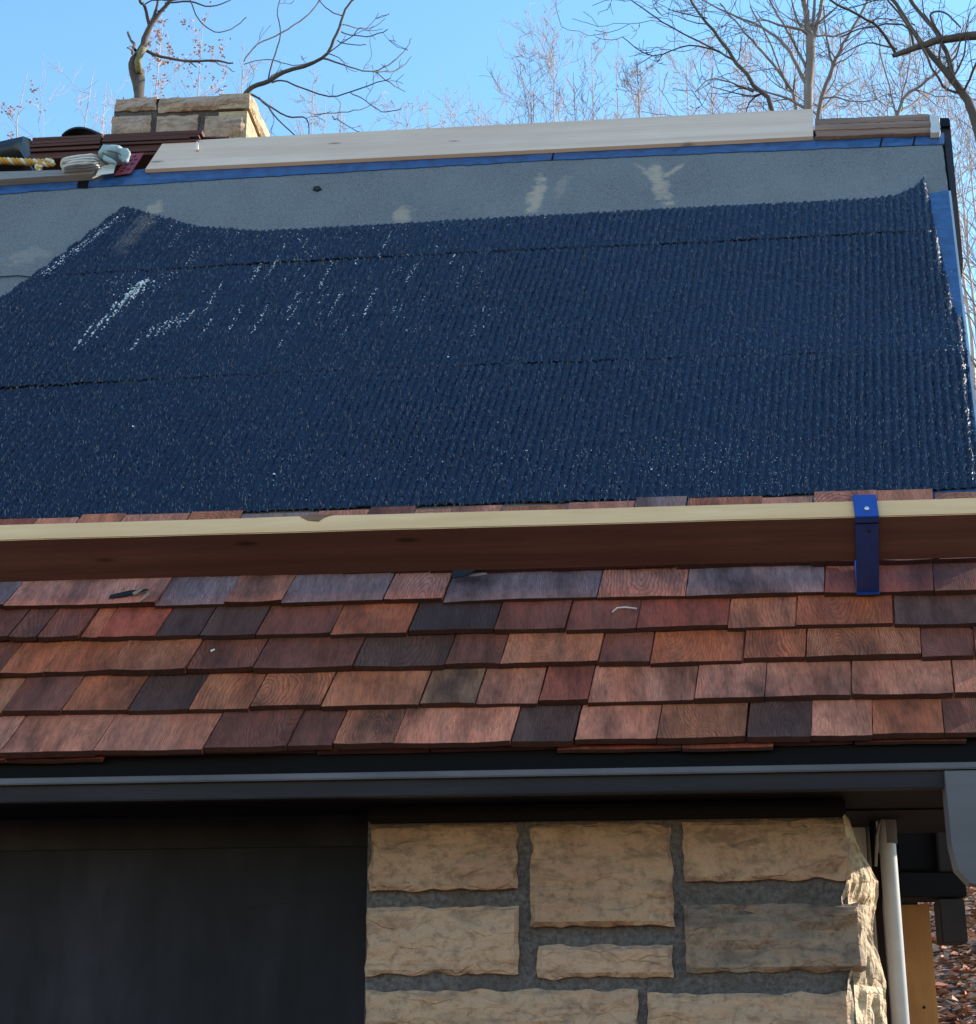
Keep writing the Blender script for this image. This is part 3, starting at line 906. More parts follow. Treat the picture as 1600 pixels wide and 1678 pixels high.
def stone_px(l, t, r, b, tone, seed, corner=0.0, tilt=0.0, rough=.010, ct=None):
    A, Bq = at_y(l, b, YW), at_y(r, t, YW)
    return rock('stone', A.x, Bq.x, A.z, Bq.z, YW, .016, MT['stone'], wall, SC[tone], seed, corner, tilt=tilt, rough=rough, ctaper=ct)
stone_px(607, 1349, 848, 1461, 'brown', 1, tilt=-.02)
stone_px(871, 1347, 1099, 1520, 'brown', 2, tilt=-.02)
stone_px(1122, 1344, 1388, 1445, 'brown', 3, tilt=-.012)
stone_px(601, 1486, 850, 1598, 'buff', 4)
stone_px(882, 1549, 1101, 1603, 'buff', 5, rough=.006)
stone_px(1125, 1481, 1409, 1594, 'grey', 6, rough=.014)
stone_px(600, 1622, 1046, 1705, 'tan', 7)
stone_px(1065, 1627, 1392, 1752, 'tan', 8)
stone_px(600, 1728, 800, 1850, 'buff', 9); stone_px(822, 1726, 1044, 1790, 'brown', 10); stone_px(822, 1812, 1090, 1930, 'tan', 11)
stone_px(1112, 1775, 1393, 1880, 'buff', 12); stone_px(600, 1872, 800, 1960, 'tan', 13); stone_px(1112, 1902, 1393, 2010, 'pale', 14)
yb = 1985
sd_ = 15
while zrow(800, yb + 110, YW) > .02:
    xs_ = [600, 600 + rnd.randint(200, 300), rnd.randint(1010, 1120), 1393]
    for k in range(3):
        if k == 2 and yb < 2010: 
            continue
        stone_px(xs_[k] + 8, yb, xs_[k + 1] - (12 if k < 2 else 0), yb + 110, rnd.choice(['tan', 'buff', 'brown', 'pale']), sd_); sd_ += 1
    yb += 135
# rough broken corner of the wall, course by course
R_PY = [1328, 1345, 1360, 1400, 1430, 1455, 1480, 1510, 1530, 1560, 1600, 1678, 1760, 1850, 2000, 2400, 4000]
R_PX = [1384, 1392, 1400, 1423, 1440, 1441, 1434, 1431, 1428, 1441, 1452, 1455, 1448, 1456, 1450, 1455, 1455]
L_PY = [1328, 1345, 1400, 1440, 1472, 1490, 1515, 1532, 1560, 1600, 1628, 1678, 1760, 4000]
L_PX = [1379, 1382, 1390, 1388, 1379, 1383, 1398, 1405, 1402, 1392, 1388, 1390, 1388, 1388]
def corner_stone(py0, py1, seed, color):
    n, k = max(8, int((py1 - py0) / 4.0)), 22
    V, Fs = [], []
    yb1 = YW + .15
    for j in range(n + 1):
        py = py0 + (py1 - py0) * j / n
        ef = min(1.0, min(j, n - j) / 2.5)
        xl = at_y(float(np.interp(py, L_PY, L_PX)), py, YW - .012)
        xr = at_y(float(np.interp(py, R_PY, R_PX)), py, yb1)
        for i in range(k + 1):
            t = i / k
            p = Vector((xl.x + (xr.x - xl.x) * t, (YW - .012) + (yb1 - YW + .012) * t ** .9, xl.z))
            q = Vector((p.x * 30, p.y * 22, p.z * 11 + seed * 5.1))
            d = .017 * fbm(q * .8, 3) + .007 * abs(mnoise.noise(Vector((p.x * 50, p.y * 40, p.z * 22)))) - .003
            d += .012 * math.sin(math.pi * t)
            if i in (0, k): d *= .3
            if i == k: d -= .0
            p += Vector((.55, -.83, 0)) * d * (.35 + .65 * ef)
            V.append(p)
        V.append(Vector((XC - .03, YW + .19, xl.z)))
    for j in range(n):
        for i in range(k + 1):
            a = j * (k + 2) + i
            Fs.append((a, a + k + 2, a + k + 3, a + 1))
    o = mesh_obj('corner_stone', V, Fs, MT['stone'], wall, None)
    o.color = (*color, 1)
for a_, b_, c_, sdd in ((1326, 1474, (.55, .45, .31), 2), (1474, 1613, (.42, .35, .25), 3), (1613, 1762, (.56, .46, .32), 4), (1762, 1900, (.45, .34, .2), 5), (1900, 2060, (.5, .4, .24), 6)):
    corner_stone(a_, b_, sdd, c_)
pyc = 2060
while zrow(1400, pyc, YW) > .0:
    corner_stone(pyc, pyc + 150, pyc, (.46, .35, .2)); pyc += 150
# side and rear walls
bm_obj('side_wall', box_bm(XC - .28, XC - .03, YW + .23, YW + 3.0, -.05, core_top), MT['mortar'], cabin)
bm_obj('rear_wall', box_bm(XL, XC - .281, YW + 2.8, YW + 3.0, -.05, core_top), MT['mortar'], cabin)
rz = rw(0, ridge_v(0), -.05)
gx = XC - .05
gab = [(gx, YW + .16, core_top + .02), (gx, 2 * rz.y - YW - .16, core_top + .02), (gx, rz.y, rz.z - .10)]
gab2 = [(gx - .1, y, z) for _, y, z in gab]
mesh_obj('gable_wall', gab + gab2, [(0, 1, 2), (5, 4, 3), (0, 3, 4, 1), (1, 4, 5, 2), (2, 5, 3, 0)], MT['dark_beam'], cabin)

# dark panel door left of the stones
YDR = YW + .11
door = bm_obj('door', box_bm(XL, XD + .03, YDR, YDR + .03, -.02, zrow(300, 1391, YDR), .002), MT['dark_plank'], cabin)
bm_obj('door_header', box_bm(XL, XD + .03, YDR - .002, YDR + .03, zrow(300, 1390.7, YDR), core_top + .08, .001), MT['dark_plank'], door)
# a pale scratch on the panel
sc_ = [at_y(x, y, YDR - .0005) for x, y in ((405, 1492), (425, 1484), (450, 1481), (476, 1480))]
tube('scratch', sc_, .0006, MT['fascia_paint'], door, sides=5)

# right end: rake return, purlin beams and bracket block
x0, x1 = at_y(1551, 1300, ye + .01).x, at_y(1700, 1300, ye + .01).x
zt, zb = zrow(1575, 1263, ye + .005), zrow(1575, 1453, ye + .005)
bm = bmesh.new()
prof = [(x0, zt), (x1, zt), (x1, zb), (x0 + .055, zb), (x0 + .028, zb + .006), (x0 + .008, zb + .03), (x0 + .001, zb + .075)]
lo = [bm.verts.new((x, ye + .004, z)) for x, z in prof]; hi = [bm.verts.new((x, ye + .05, z)) for x, z in prof]
bm.faces.new(lo); bm.faces.new(list(reversed(hi)))
for i in range(len(prof)): bm.faces.new((lo[i], hi[i], hi[(i + 1) % len(prof)], lo[(i + 1) % len(prof)]))
bmesh.ops.recalc_face_normals(bm, faces=bm.faces)
bm_obj('rake_return', bm, MT['grey_paint'], cabin)
yb_ = YW + .75
def beam_px(name, l, t, r, b, y0, y1, mat, parent=cabin, bevel=.003):
    A, Bq = at_y(l, b, y0), at_y(r, t, y0)
    return bm_obj(name, box_bm(A.x, Bq.x, y0, y1, A.z, Bq.z, bevel, wob=.0), mat, parent)
beam_px('outrigger_beam', 1474, 1300, 1640, 1426, yb_ + .02, yb_ + .14, MT['dark_beam'])
beam_px('outrigger_beam', 1476, 1430, 1582, 1471, yb_ - .01, yb_ + .12, MT['dark_beam'])
beam_px('outrigger_trim', 1540, 1330, 1639, 1428, yb_ - .01, yb_ + .018, MT['brown_wood'])
beam_px('bracket_block', 1545, 1473, 1581, 1546, yb_ - .02, yb_ + .06, MT['brown_wood'])
beam_px('soffit_end_board', 1384, 1290, 1560, 1329, YW + .125, YW + .16, MT['dark_beam'])
# downspout and the white trim behind the corner
yd = YW + .30
dsx = at_y(1456, 1400, yd).x
ds_pts = [Vector((dsx, yd, at_y(1456, 1325, yd).z + .05)), Vector((dsx, yd, at_y(1456, 1390, yd).z)), Vector((dsx + .0, yd, .0))]
ds_r = .0175
down = tube('downspout', ds_pts, ds_r, MT['white_metal'], cabin, sides=14)
zz = at_y(1456, 1383, yd).z
tube('downspout_shaded_top', [Vector((dsx + .003, yd, zz)), Vector((dsx + .003, yd, zz + .25))], ds_r + .0006, MT['grey_paint'], down, sides=14)  # thin grey shell puts the half shadow into the pipe's upper end
tube('downspout_conduit', [Vector((at_y(1437, 1400, yd + .02).x, yd + .02, zz + .25)), Vector((at_y(1437, 1400, yd + .02).x, yd + .02, 0))], .012, MT['brown_wood'], down, sides=10)
wp = bm_obj('white_corner_board', box_bm(at_y(1378, 1340, yd + .1).x, at_y(1417, 1340, yd + .1).x, yd + .1, yd + .125, 0, zz + .25, .002), MT['white_paint'], cabin)
tube('corner_bead', [Vector((at_y(1425, 1340, yd + .09).x, yd + .09, zz + .25)), Vector((at_y(1425, 1340, yd + .09).x, yd + .09, 0))], .009, MT['white_paint'], wp, sides=10)
tube('gable_wire', [at_y(x, y, yd - .02) for x, y in ((1451, 1330), (1441, 1352), (1437, 1372), (1436, 1420))], .003, MT['grey_wood'], down, sides=6)
# leaning plywood
yp = YW + .98
ply = empty('plywood_sheet', at_y(1505, 1700, yp))
tag(ply, 'orange plywood strip standing upright behind the white downspout', 'plywood')
A, Bq = at_y(1466, 1483, yp), at_y(1523, 1483, yp)
bm_obj('panel', box_bm(A.x, Bq.x, yp, yp + .018, 0.0, A.z, .001), MT['plywood'], ply)
tube('nail', [at_y(1515, 1651, yp) + Vector((0, -.003, 0)), at_y(1515, 1651, yp) + Vector((0, .004, 0))], .0035, MT['dark_chip'], ply, sides=8)

# ================================================================== chimney
yr = rw(0, ridge_v(0)).y
yc = yr + .30
ch_l, ch_r = at_y(180, 200, yc).x, at_y(406, 200, yc).x
dep = .62
zc_cap0, zc_top = zrow(300, 184, yc), zrow(300, 152, yc)
ck = rock('chimney', ch_l + .01, ch_r - .012, zrow(300, 330, yc), zc_top - .03, yc + .01, 0, MT['mortar'], cabin, None, 61, res=.04, rough=.003, ragged=0, back=dep - .04)
CT = (.46, .34, .27)
def chs(l, t, r, b, seed, tone=CT, rough=.010, side=None, back=.10):
    A, Bq = at_y(l, b, yc), at_y(r, t, yc)
    return rock('stone', A.x, Bq.x, A.z, Bq.z, yc, .012, MT['stone'], ck, tone, seed, 0, res=.016, rough=rough, ragged=.008, back=back, er=.009)
chs(188, 158, 256, 182, 71, back=.3, rough=.014); chs(259, 153, 409, 183, 72, back=.3, rough=.016)
chs(181, 187, 247, 232, 73, rough=.014); chs(254, 187, 324, 232, 74, rough=.012); chs(333, 186, 405, 234, 75, rough=.014)
chs(181, 237, 300, 290, 76); chs(306, 238, 405, 290, 77)
# lumpy mortar wash crowning the cap
bm = bmesh.new()
gx_, gy_ = 26, 14
x0_, x1_ = at_y(192, 155, yc).x, at_y(406, 155, yc).x
grid = []
for j_ in range(gy_ + 1):
    row = []
    for i_ in range(gx_ + 1):
        a_, b_ = i_ / gx_, j_ / gy_
        e_ = min(a_ * 5, (1 - a_) * 5, b_ * 4, (1 - b_) * 4, 1.0)
        hz = .034 * math.sqrt(max(0, e_)) * (.55 + .45 * min(1, a_ * 1.6)) + .010 * fbm(Vector((a_ * 6, b_ * 4, 3)), 3) * e_
        row.append(bm.verts.new((x0_ + (x1_ - x0_) * a_, yc + .005 + (dep - .02) * b_, zc_top - .016 + hz)))
    grid.append(row)
for j_ in range(gy_):
    for i_ in range(gx_):
        bm.faces.new((grid[j_][i_], grid[j_][i_ + 1], grid[j_ + 1][i_ + 1], grid[j_ + 1][i_]))
wsh = bm_obj('cap_wash', bm, MT['stone'], ck, None)
wsh.color = (.48, .37, .29, 1)
# right flank of the chimney: blocks turned to face +x
def flank(y0, y1, z0, z1, proud, seed, tone):
    o = rock('stone', 0, y1 - y0, 0, z1 - z0, 0, proud, MT['stone'], ck, tone, seed, 0, res=.02, rough=.008, ragged=.004, back=.1)
    M = Matrix.Translation(Vector((ch_r - .006, y0, z0))) @ Matrix.Rotation(rad(90), 4, 'Z')
    o.matrix_basis = WORLD[ck.name].inverted() @ M
    WORLD[o.name] = M
z232 = zrow(400, 234, yc); z290 = zrow(400, 290, yc)
flank(yc - .005, yc + .30, zc_cap0 + .004, zc_top - .016, .022, 81, (.52, .42, .28)); flank(yc + .305, yc + dep, zc_cap0 + .004, zc_top - .018, .024, 82, (.50, .40, .26))
flank(yc + .0, yc + .34, z232, zc_cap0 - .006, .006, 83, (.52, .42, .27)); flank(yc + .35, yc + dep, z232, zc_cap0 - .006, .008, 84, (.52, .42, .27))
flank(yc + .0, yc + .28, z290, z232 - .01, .006, 85, (.50, .40, .27)); flank(yc + .29, yc + dep, z290, z232 - .01, .008, 86, (.50, .40, .27))

# ================================================================== roofer's plank and bracket
HP = 3 * SH_T + .10
def on_h(px, py, h):
    u, v = uv(px, py, h)
    return rw(u, v, h)
AL = rad(20)
dP = Vector((0, -math.cos(AL), math.sin(AL))); tP = Vector((0, math.sin(AL), math.cos(AL)))
PLW, PLT = .142, .040
pL, pR = on_h(0, 955, HP), on_h(1600, 919, HP)
ax = (pR - pL).normalized()
pl0, pl1 = pL - ax * .45, pR + ax * .35
Lp = (pl1 - pl0).length
Mp = Matrix(((ax.x, dP.x, tP.x, pl0.x), (ax.y, dP.y, tP.y, pl0.y), (ax.z, dP.z, tP.z, pl0.z), (0, 0, 0, 1)))
plank = empty('roof_plank', pl0)
tag(plank, 'long pine plank held level across the roof by a blue bracket', 'plank')
bm = box_bm(0, Lp, 0, PLW, 0, PLT, .0016)
bmesh.ops.subdivide_edges(bm, edges=[e for e in bm.edges if e.calc_length() > 1], cuts=60, use_grid_fill=True)
for v in bm.verts:
    v.co.z += .0012 * mnoise.noise(Vector((v.co.x * 3, v.co.y * 4, 1))) ; v.co.y += .0014 * mnoise.noise(Vector((v.co.x * 5, v.co.z * 30, 5)))
bd = bm_obj('board', bm, MT['pine'], plank, Mp)
bd.data.materials.append(MT['plank_face'])
for p in bd.data.polygons:
    if abs(p.normal.z) > .8: p.material_index = 1
def on_plank_edge(px, py):                     # local x, z on the front edge of the plank
    d = ray(px, py); nrm = Mp.to_3x3() @ Vector((0, 1, 0)); p0 = Mp @ Vector((0, PLW, 0))
    q = CAM + d * ((p0 - CAM).dot(nrm) / d.dot(nrm))
    return Mp.inverted() @ q
k1 = on_plank_edge(520, 850)
pts = [(-.034, .000), (-.018, -.010), (.004, -.013), (.014, -.004), (.032, .003), (.008, .004), (-.012, .005)]
V = [(k1.x + a, PLW + .0022, k1.z + b) for a, b in pts] + [(k1.x + a, PLW - .004, k1.z + b) for a, b in pts]
Fs = [tuple(range(6, -1, -1)), tuple(range(7, 14))] + [(i, (i + 1) % 7, 7 + (i + 1) % 7, 7 + i) for i in range(7)]
mesh_obj('knot', V, Fs, MT['old_wood'], plank, Mp)
# bracket
bx = on_plank_edge(1418, 832).x
br = empty('roof_bracket', Mp @ Vector((bx, 0, 0)))
tag(br, 'blue painted steel roof bracket hooked round the plank at right', 'bracket')
bw = .0225
hsurf = HP - 3 * SH_T
dn = dP.dot(N_ROOF)
reach = (hsurf - .002) / dn
bm = box_bm(bx - bw, bx + bw, -reach, PLW + .003, -.006, -.0008, .0008)
def lean_x(b):
    for v_ in b.verts: v_.co.x -= .10 * (v_.co.y - PLW)
    return b
arm = bm_obj('arm', lean_x(bm), MT['blue_steel'], br, Mp)
bm_obj('lip', box_bm(bx - bw, bx + bw, PLW + .0032, PLW + .0085, -.006, PLT + .008, .0008), MT['blue_steel'], br, Mp)
c_ = Mp @ Vector((bx + .001, PLW + .0085, PLT * .5)); dd = Mp.to_3x3() @ Vector((0, 1, 0))
tube('rivet', [c_, c_ + dd * .0010], .0046, MT['zinc'], br, sides=12)
tn_ = Mp.to_3x3() @ Vector((0, 0, 1))
for yy_ in (.112,):
    h_ = Mp @ Vector((bx + .006, yy_, -.006))
    tube('slot', [h_, h_ - tn_ * .0006], .0040, MT['dark_chip'], br, sides=10)
bm_obj('bend_rib', lean_x(box_bm(bx - bw, bx + bw, PLW - .014, PLW - .011, -.0072, -.006, .0004)), MT['dark_trim'], br, Mp)
# nailing strap running up the roof under the shingles
ub, vbk = (inv @ (Mp @ Vector((bx + .10 * (PLW + reach), -reach, 0)))).xy
prism('strap', [(ub - bw, vbk - .004), (ub + bw, vbk - .004), (ub + bw + .02, vbk + .26), (ub - bw + .02, vbk + .26)], 3 * SH_T + .0005, 3 * SH_T + .004, MT['blue_steel'], br, RF)

# ================================================================== things along the ridge at left
yq = yr + .06
def rdg(px, py, y=None): return at_y(px, py, yq if y is None else y)
bund = empty('shingle_bundle', rdg(190, 262))
tag(bund, 'dark red stack of cedar shingles lying on the ridge before the chimney', 'shingle bundle')
zb0, zt0 = rdg(190, 256).z, rdg(190, 217).z
nl = 9
lh = (zt0 - zb0) / nl
for k in range(nl):
    for (l, r) in ((48 + rnd.uniform(-2, 4), 165), (168, 322 + rnd.uniform(-12, 12))):
        A, Bq = rdg(l, 240), rdg(r, 240)
        y_off = rnd.uniform(-.012, .008)
        bm_ = box_bm(A.x, Bq.x - .002, yq + y_off, yq + .22, zb0 + lh * k, zb0 + lh * (k + 1) - rnd.uniform(.0006, .0022), .0006)
        for v in bm_.verts: v.co.z += .003 * mnoise.noise(Vector((v.co.x * 6, k * 3.1, 0)))
        bm_obj('stacked_shingle', bm_, MT['bundle_wood'], bund)
A, Bq = rdg(300, 226), rdg(372, 229)
lo_ = [(A.x, yq + .03, zt0 - .016), (Bq.x, yq + .03, zt0 - .024), (Bq.x, yq + .2, zt0 - .004), (A.x, yq + .2, zt0 + .006)]
hi_ = [(x, y, z + .006) for x, y, z in lo_]
mesh_obj('top_shingle', lo_ + hi_, [(3, 2, 1, 0), (4, 5, 6, 7), (0, 1, 5, 4), (1, 2, 6, 5), (2, 3, 7, 6), (3, 0, 4, 7)], MT['bundle_wood'], bund)
# bent black flashing on top of the stack
cv, cf = [], []
for i in range(13):
    t = i / 12
    A = rdg(98 + 68 * t, 214 - 13 * math.sin(math.pi * t ** .8) + 1)
    for (dy, dz) in ((.02, 0), (.2, .01), (.2, .004), (.02, -.006)):
        cv.append((A.x, yq + dy, A.z + dz))
for i in range(12):
    for k in range(4):
        a, b = i * 4 + k, i * 4 + (k + 1) % 4
        cf.append((a, b, b + 4, a + 4))
cf += [(0, 1, 2, 3), (51, 50, 49, 48)]
tag(mesh_obj('flashing_scrap', cv, cf, MT['black_plastic']), 'bent black scrap of flashing arched on top of the shingle stack', 'flashing')
# dark roll at the far left
cv, cf = [], []
for i in range(17):
    t = i / 16
    A = rdg(-190 + 240 * t, 268 - 42 * t ** 1.3, yq + .1)
    for k in range(6):
        a = math.pi * k / 5
        cv.append((A.x, yq + .14 - .13 * math.cos(a), A.z - .10 + .10 * math.sin(a) ** .7))
for i in range(16):
    for k in range(5):
        a = i * 6 + k
        cf.append((a, a + 6, a + 7, a + 1))
    cf.append((i * 6 + 5, (i + 1) * 6 + 5, (i + 1) * 6, i * 6))
cf += [(5, 4, 3, 2, 1, 0), tuple(96 + k for k in range(6))]
tag(mesh_obj('tar_paper_roll', cv, cf, MT['black_plastic'], smooth=True), 'dark blue-grey roll of roofing paper left of the shingle stack', 'roofing paper')
# rope: three twisted strands
rope = empty('rope', on_h(0, 262, .05))
tag(rope, 'yellow and white twisted rope lying along the ridge at far left', 'rope')
rc = [rdg(x, y, yr - .03) for x, y in ((-260, 268), (-160, 262), (-80, 264), (0, 263), (40, 265), (70, 266), (84, 264))]
def resample(pts, n):
    L = [0]
    for a, b in zip(pts, pts[1:]): L.append(L[-1] + (b - a).length)
    out = []
    for i in range(n):
        s = L[-1] * i / (n - 1)
        k = max(j for j in range(len(pts) - 1) if L[j] <= s + 1e-9)
        f = (s - L[k]) / (L[k + 1] - L[k])
        out.append(pts[k].lerp(pts[k + 1], f))
    return out, L[-1]
def strands(center, R, r, pitch, mats, parent):
    c, L = resample(center, 150)
    for s, mt in enumerate(mats):
        pts = []
        for i, p in enumerate(c):
            d = (c[min(i + 1, 149)] - c[max(i - 1, 0)]).normalized()
            a = d.orthogonal().normalized() if i == 0 else (a - d * a.dot(d)).normalized()
            b = d.cross(a)
            t = 2 * math.pi * (L * i / 149 / pitch + s / len(mats))
            pts.append(p + (a * math.cos(t) + b * math.sin(t)) * R)
        tube('strand', pts, r, MT[mt], parent, sides=6)
strands(rc, .0065, .0065, .045, ['rope_yellow', 'rope_white', 'rope_yellow'], rope)
kc = [rdg(x, y, yr - .05) for x, y in ((84, 264), (88, 268), (80, 270), (66, 268), (60, 272), (64, 279), (68, 272), (63, 277), (66, 284))]
strands(kc, .004, .005, .03, ['rope_yellow', 'rope_white'], rope)
# work gloves
gl = empty('work_gloves', rdg(150, 285, yr - .05))
tag(gl, 'folded pair of white knit work gloves with blue-grey coated fingers', 'gloves')
def lens(name, l, t, r, b, y0, thick, mat, parent, lift=0.0, seed=0):
    A, Bq = at_y(l, b, y0), at_y(r, t, y0)
    bm = bmesh.new()
    bmesh.ops.create_icosphere(bm, subdivisions=3, radius=1)
    cx, cz = (A.x + Bq.x) / 2, (A.z + Bq.z) / 2
    for v in bm.verts:
        p = v.co.copy()
        p = Vector([math.copysign(abs(c) ** .7, c) for c in p])
        nn = 1 + .18 * mnoise.noise(p * 2.2 + Vector((seed, 0, 0)))
        x = p.x * (Bq.x - A.x) / 2 * nn
        v.co = Vector((cx + x, y0 + p.y * thick * nn, cz + p.z * (Bq.z - A.z) / 2 * nn + lift * x))
    return bm_obj(name, bm, MT[mat], parent, None, True)
yg = yr - .06
for k, (t_, b_) in enumerate(((263, 271), (268, 275), (272, 279), (276, 283))):
    lens('cuff_fold', 101 + k * 1.5, t_, 170 - k * 2, b_, yg - k * .008, .05, 'glove_cloth', gl, .10, k)
for k in range(3):
    A0 = [at_y(103 + 2 * k, 268 + 4.5 * k, yg - .054 - k * .008), at_y(135, 267 + 4.5 * k, yg - .056 - k * .008), at_y(166, 263 + 4.5 * k, yg - .054 - k * .008)]
    tube('cuff_stripe', A0, .0012, MT['glove_print'], gl, sides=5)
lens('palm', 163, 243, 206, 264, yg - .01, .045, 'glove_coat', gl, .05, 7)
for k in range(4):
    p0 = at_y(192 + 2 * k, 246 + 4 * k, yg - .035); p1 = at_y(208 + (1 - abs(k - 1)) * 3, 247 + 4 * k, yg - .04); p2 = at_y(211 - k, 252 + 3.4 * k, yg - .045); p3 = at_y(203 - k, 255 + 3 * k, yg - .05)
    tube('finger', [p0, p1, p2, p3], [.009, .0085, .008, .006], MT['glove_coat'], gl, sides=8)
tube('thumb', [at_y(172, 258, yg - .05), at_y(182, 264, yg - .055), at_y(190, 268, yg - .055)], [.010, .009, .006], MT['glove_coat'], gl, sides=8)
for a_, b_ in (((168, 250), (184, 262)), ((176, 247), (198, 253))):
    tube('seam_print', [at_y(*a_, yg - .056), at_y((a_[0] + b_[0]) / 2, (a_[1] + b_[1]) / 2 - 1, yg - .058), at_y(*b_, yg - .056)], .0018, MT['glove_print'], gl, sides=5)
# red tag and white paper on the slope
tg = empty('red_label', on_h(212, 268, .02))
tag(tg, 'red label strip with black marks lying beside the gloves', 'label')
rl_ = board_on_roof('strip', [(187, 287), (214, 283), (236, 250), (212, 252)], .013, .0155, MT['red_tag'], tg)
for x, y in ((199, 280), (210, 277), (207, 270), (216, 268), (214, 262), (222, 261), (220, 256), (204, 275)):
    board_on_roof('mark', [(x - 3, y + 1.5), (x + 2, y + 1), (x + 4, y - 1.6), (x - 1, y - 1.2)], .0156, .0163, MT['ink'], rl_)
pp = board_on_roof('paper_scrap', [(157, 287), (186, 283), (190, 267), (164, 272)], .031, .0325, MT['paper'], None)
tag(pp, 'white scrap of paper under the gloves on the ridge', 'paper')
sv = rdg(323, 232, yr - .0)
tag(mesh_obj('wood_peg', [(sv.x - .004, sv.y, sv.z - .03), (sv.x + .005, sv.y, sv.z - .03), (sv.x + .003, sv.y + .005, sv.z + .001), (sv.x - .003, sv.y + .005, sv.z + .008), (sv.x - .004, sv.y + .01, sv.z - .03), (sv.x + .005, sv.y + .01, sv.z - .03)], [(0, 1, 2, 3), (5, 4, 3, 2), (0, 3, 4), (1, 5, 2), (0, 4, 5, 1)], MT['paper']), 'tiny white peg standing behind the left end of the pale ridge board', 'peg')

# ================================================================== TREES
class TreeGeo:
    def __init__(s): s.V, s.F = [], []
    def add(s, pts, radii, sides):
        V, Fs = tube_geo(pts, radii, sides, cap=False)
        b = len(s.V)
        s.V += V
        s.F += [tuple(i + b for i in f) for f in Fs]
def rvec(r): return Vector((r.gauss(0, 1), r.gauss(0, 1), r.gauss(0, 1)))
def grow(g, r, p, d, L, rad0, level, rmin, up=.12, wander=.22, kids=(3, 6), leaves=None, flat=1.0):
    n = max(3, int(4 + level))
    pts, rr_ = [p], [rad0]
    dirs = [d]
    for i in range(n):
        w = rvec(r) * wander; w.y *= flat
        d = (d + w + Vector((0, 0, up))).normalized()
        p = p + d * (L / n)
        pts.append(p); dirs.append(d)
        rr_.append(max(rmin, rad0 * (1 - .75 * (i + 1) / n)))
    g.add(pts, rr_, 5 if level >= 3 else (4 if level == 2 else 3))
    if leaves is not None and level <= 1:
        for q in pts[1:]:
            if r.random() < .42: leaves.append(q)
    if level <= 0: return
    for _ in range(r.randint(*kids)):
        i = r.randint(1, n)
        t = dirs[i]
        s = t.cross(rvec(r)); s.y *= flat
        if s.length < 1e-4: continue
        s.normalize()
        a = r.uniform(.45, .95)
        nd = (t * math.cos(a) + s * math.sin(a)).normalized()
        grow(g, r, pts[i], nd, L * r.uniform(.38, .68), max(rmin, rr_[i] * .62), level - 1, rmin, up, wander, kids, leaves, flat)
def leaf_mesh(name, pts, size, mat, parent, r):
    V, Fs = [], []
    for p in pts:
        for _ in range(r.randint(1, 3)):
            q = p + rvec(r) * size * .8
            a = rvec(r).normalized() * size; b = a.cross(rvec(r)).normalized() * size * .55
            k = len(V)
            V += [q - a, q - b, q + a, q + b]
            Fs.append((k, k + 1, k + 2, k + 3))
    o = mesh_obj(name, V, Fs, mat, parent)
    o['kind'] = 'stuff'
    return o
def hand_tree(name, label, y, limbs, mat, seed, twig=(.5, 2), rmin_px=.55, moss=None, group=None, dense=1.0, flat=.8):
    """limbs: pixel polylines with widths, carried into depth round the plane y; first one is the trunk"""
    r = random.Random(seed)
    sc = F_PX / (y * 1.05)
    g, tg_ = TreeGeo(), TreeGeo()
    base = at_y(limbs[0][0][0], limbs[0][0][1], y)
    root = empty(name, (base.x, y, ground_z(base.x, y)))
    tag(root, label, 'tree', group)
    for li, lb in enumerate(limbs):
        off = 0 if li == 0 else r.uniform(-.35, .35)
        P3, R3 = [], []
        for k, pt in enumerate(lb):
            t = k / max(1, len(lb) - 1)
            yy = y + off * t * 2
            P3.append(at_y(pt[0], pt[1], yy)); R3.append(max(rmin_px, (pt[2] if len(pt) > 2 else 2.4) * .44) / sc)
        if li == 0:
            P3.insert(0, Vector((P3[0].x, y, ground_z(P3[0].x, y) - .1))); R3.insert(0, R3[0] * 1.35)
        # smooth and wobble
        pts, rr2 = [], []
        n = len(P3)
        for k in range(n - 1):
            a, b = P3[max(k - 1, 0)], P3[k]; c, d = P3[k + 1], P3[min(k + 2, n - 1)]
            m = 4
            for j in range(m):
                t = j / m
                q = .5 * ((2 * b) + (c - a) * t + (2 * a - 5 * b + 4 * c - d) * t * t + (3 * b - a - 3 * c + d) * t ** 3)
                w = .25 * (b - c).length * .05
                pts.append(q + (rvec(r) * w if j else Vector())); rr2.append(R3[k] * (1 - t) + R3[k + 1] * t)
        pts.append(P3[-1]); rr2.append(R3[-1])
        (g if li == 0 else tg_).add(pts, rr2, 8 if li == 0 else 6)
        # side twigs
        L = sum((b - a).length for a, b in zip(pts, pts[1:]))
        vis = [k for k in range(1, len(pts)) if pts[k].z > base.z]
        nt = int(dense * sum((pts[k] - pts[k - 1]).length for k in vis) / .16)
        for _ in range(nt):
            k = r.choice(vis)
            if rr2[k] > 8 / sc: 
                if r.random() < .75: continue
            t = (pts[k] - pts[k - 1]).normalized()
            s = t.cross(rvec(r)); s.y *= flat
            if s.length < 1e-3: continue
            s.normalize()
            a = r.uniform(.5, 1.1)
            grow(tg_, r, pts[k], (t * math.cos(a) + s * math.sin(a)).normalized(), r.uniform(.35, 1.0) * twig[0], max(rmin_px / sc, rr2[k] * .42), twig[1], rmin_px / sc, .07, .24, (1, 3), None, flat)
    mesh_obj('trunk', g.V, g.F, mat, root, smooth=True)
    mesh_obj('crown', tg_.V, tg_.F, mat, root, smooth=True)
    if moss:
        mo = [at_y(x, yy_, y - .045) for x, yy_ in moss]
        tube('moss', mo, .026, MT['moss'], root, sides=7)
    return root
plain('moss', (.24, .21, .11), .95, .5, 40)

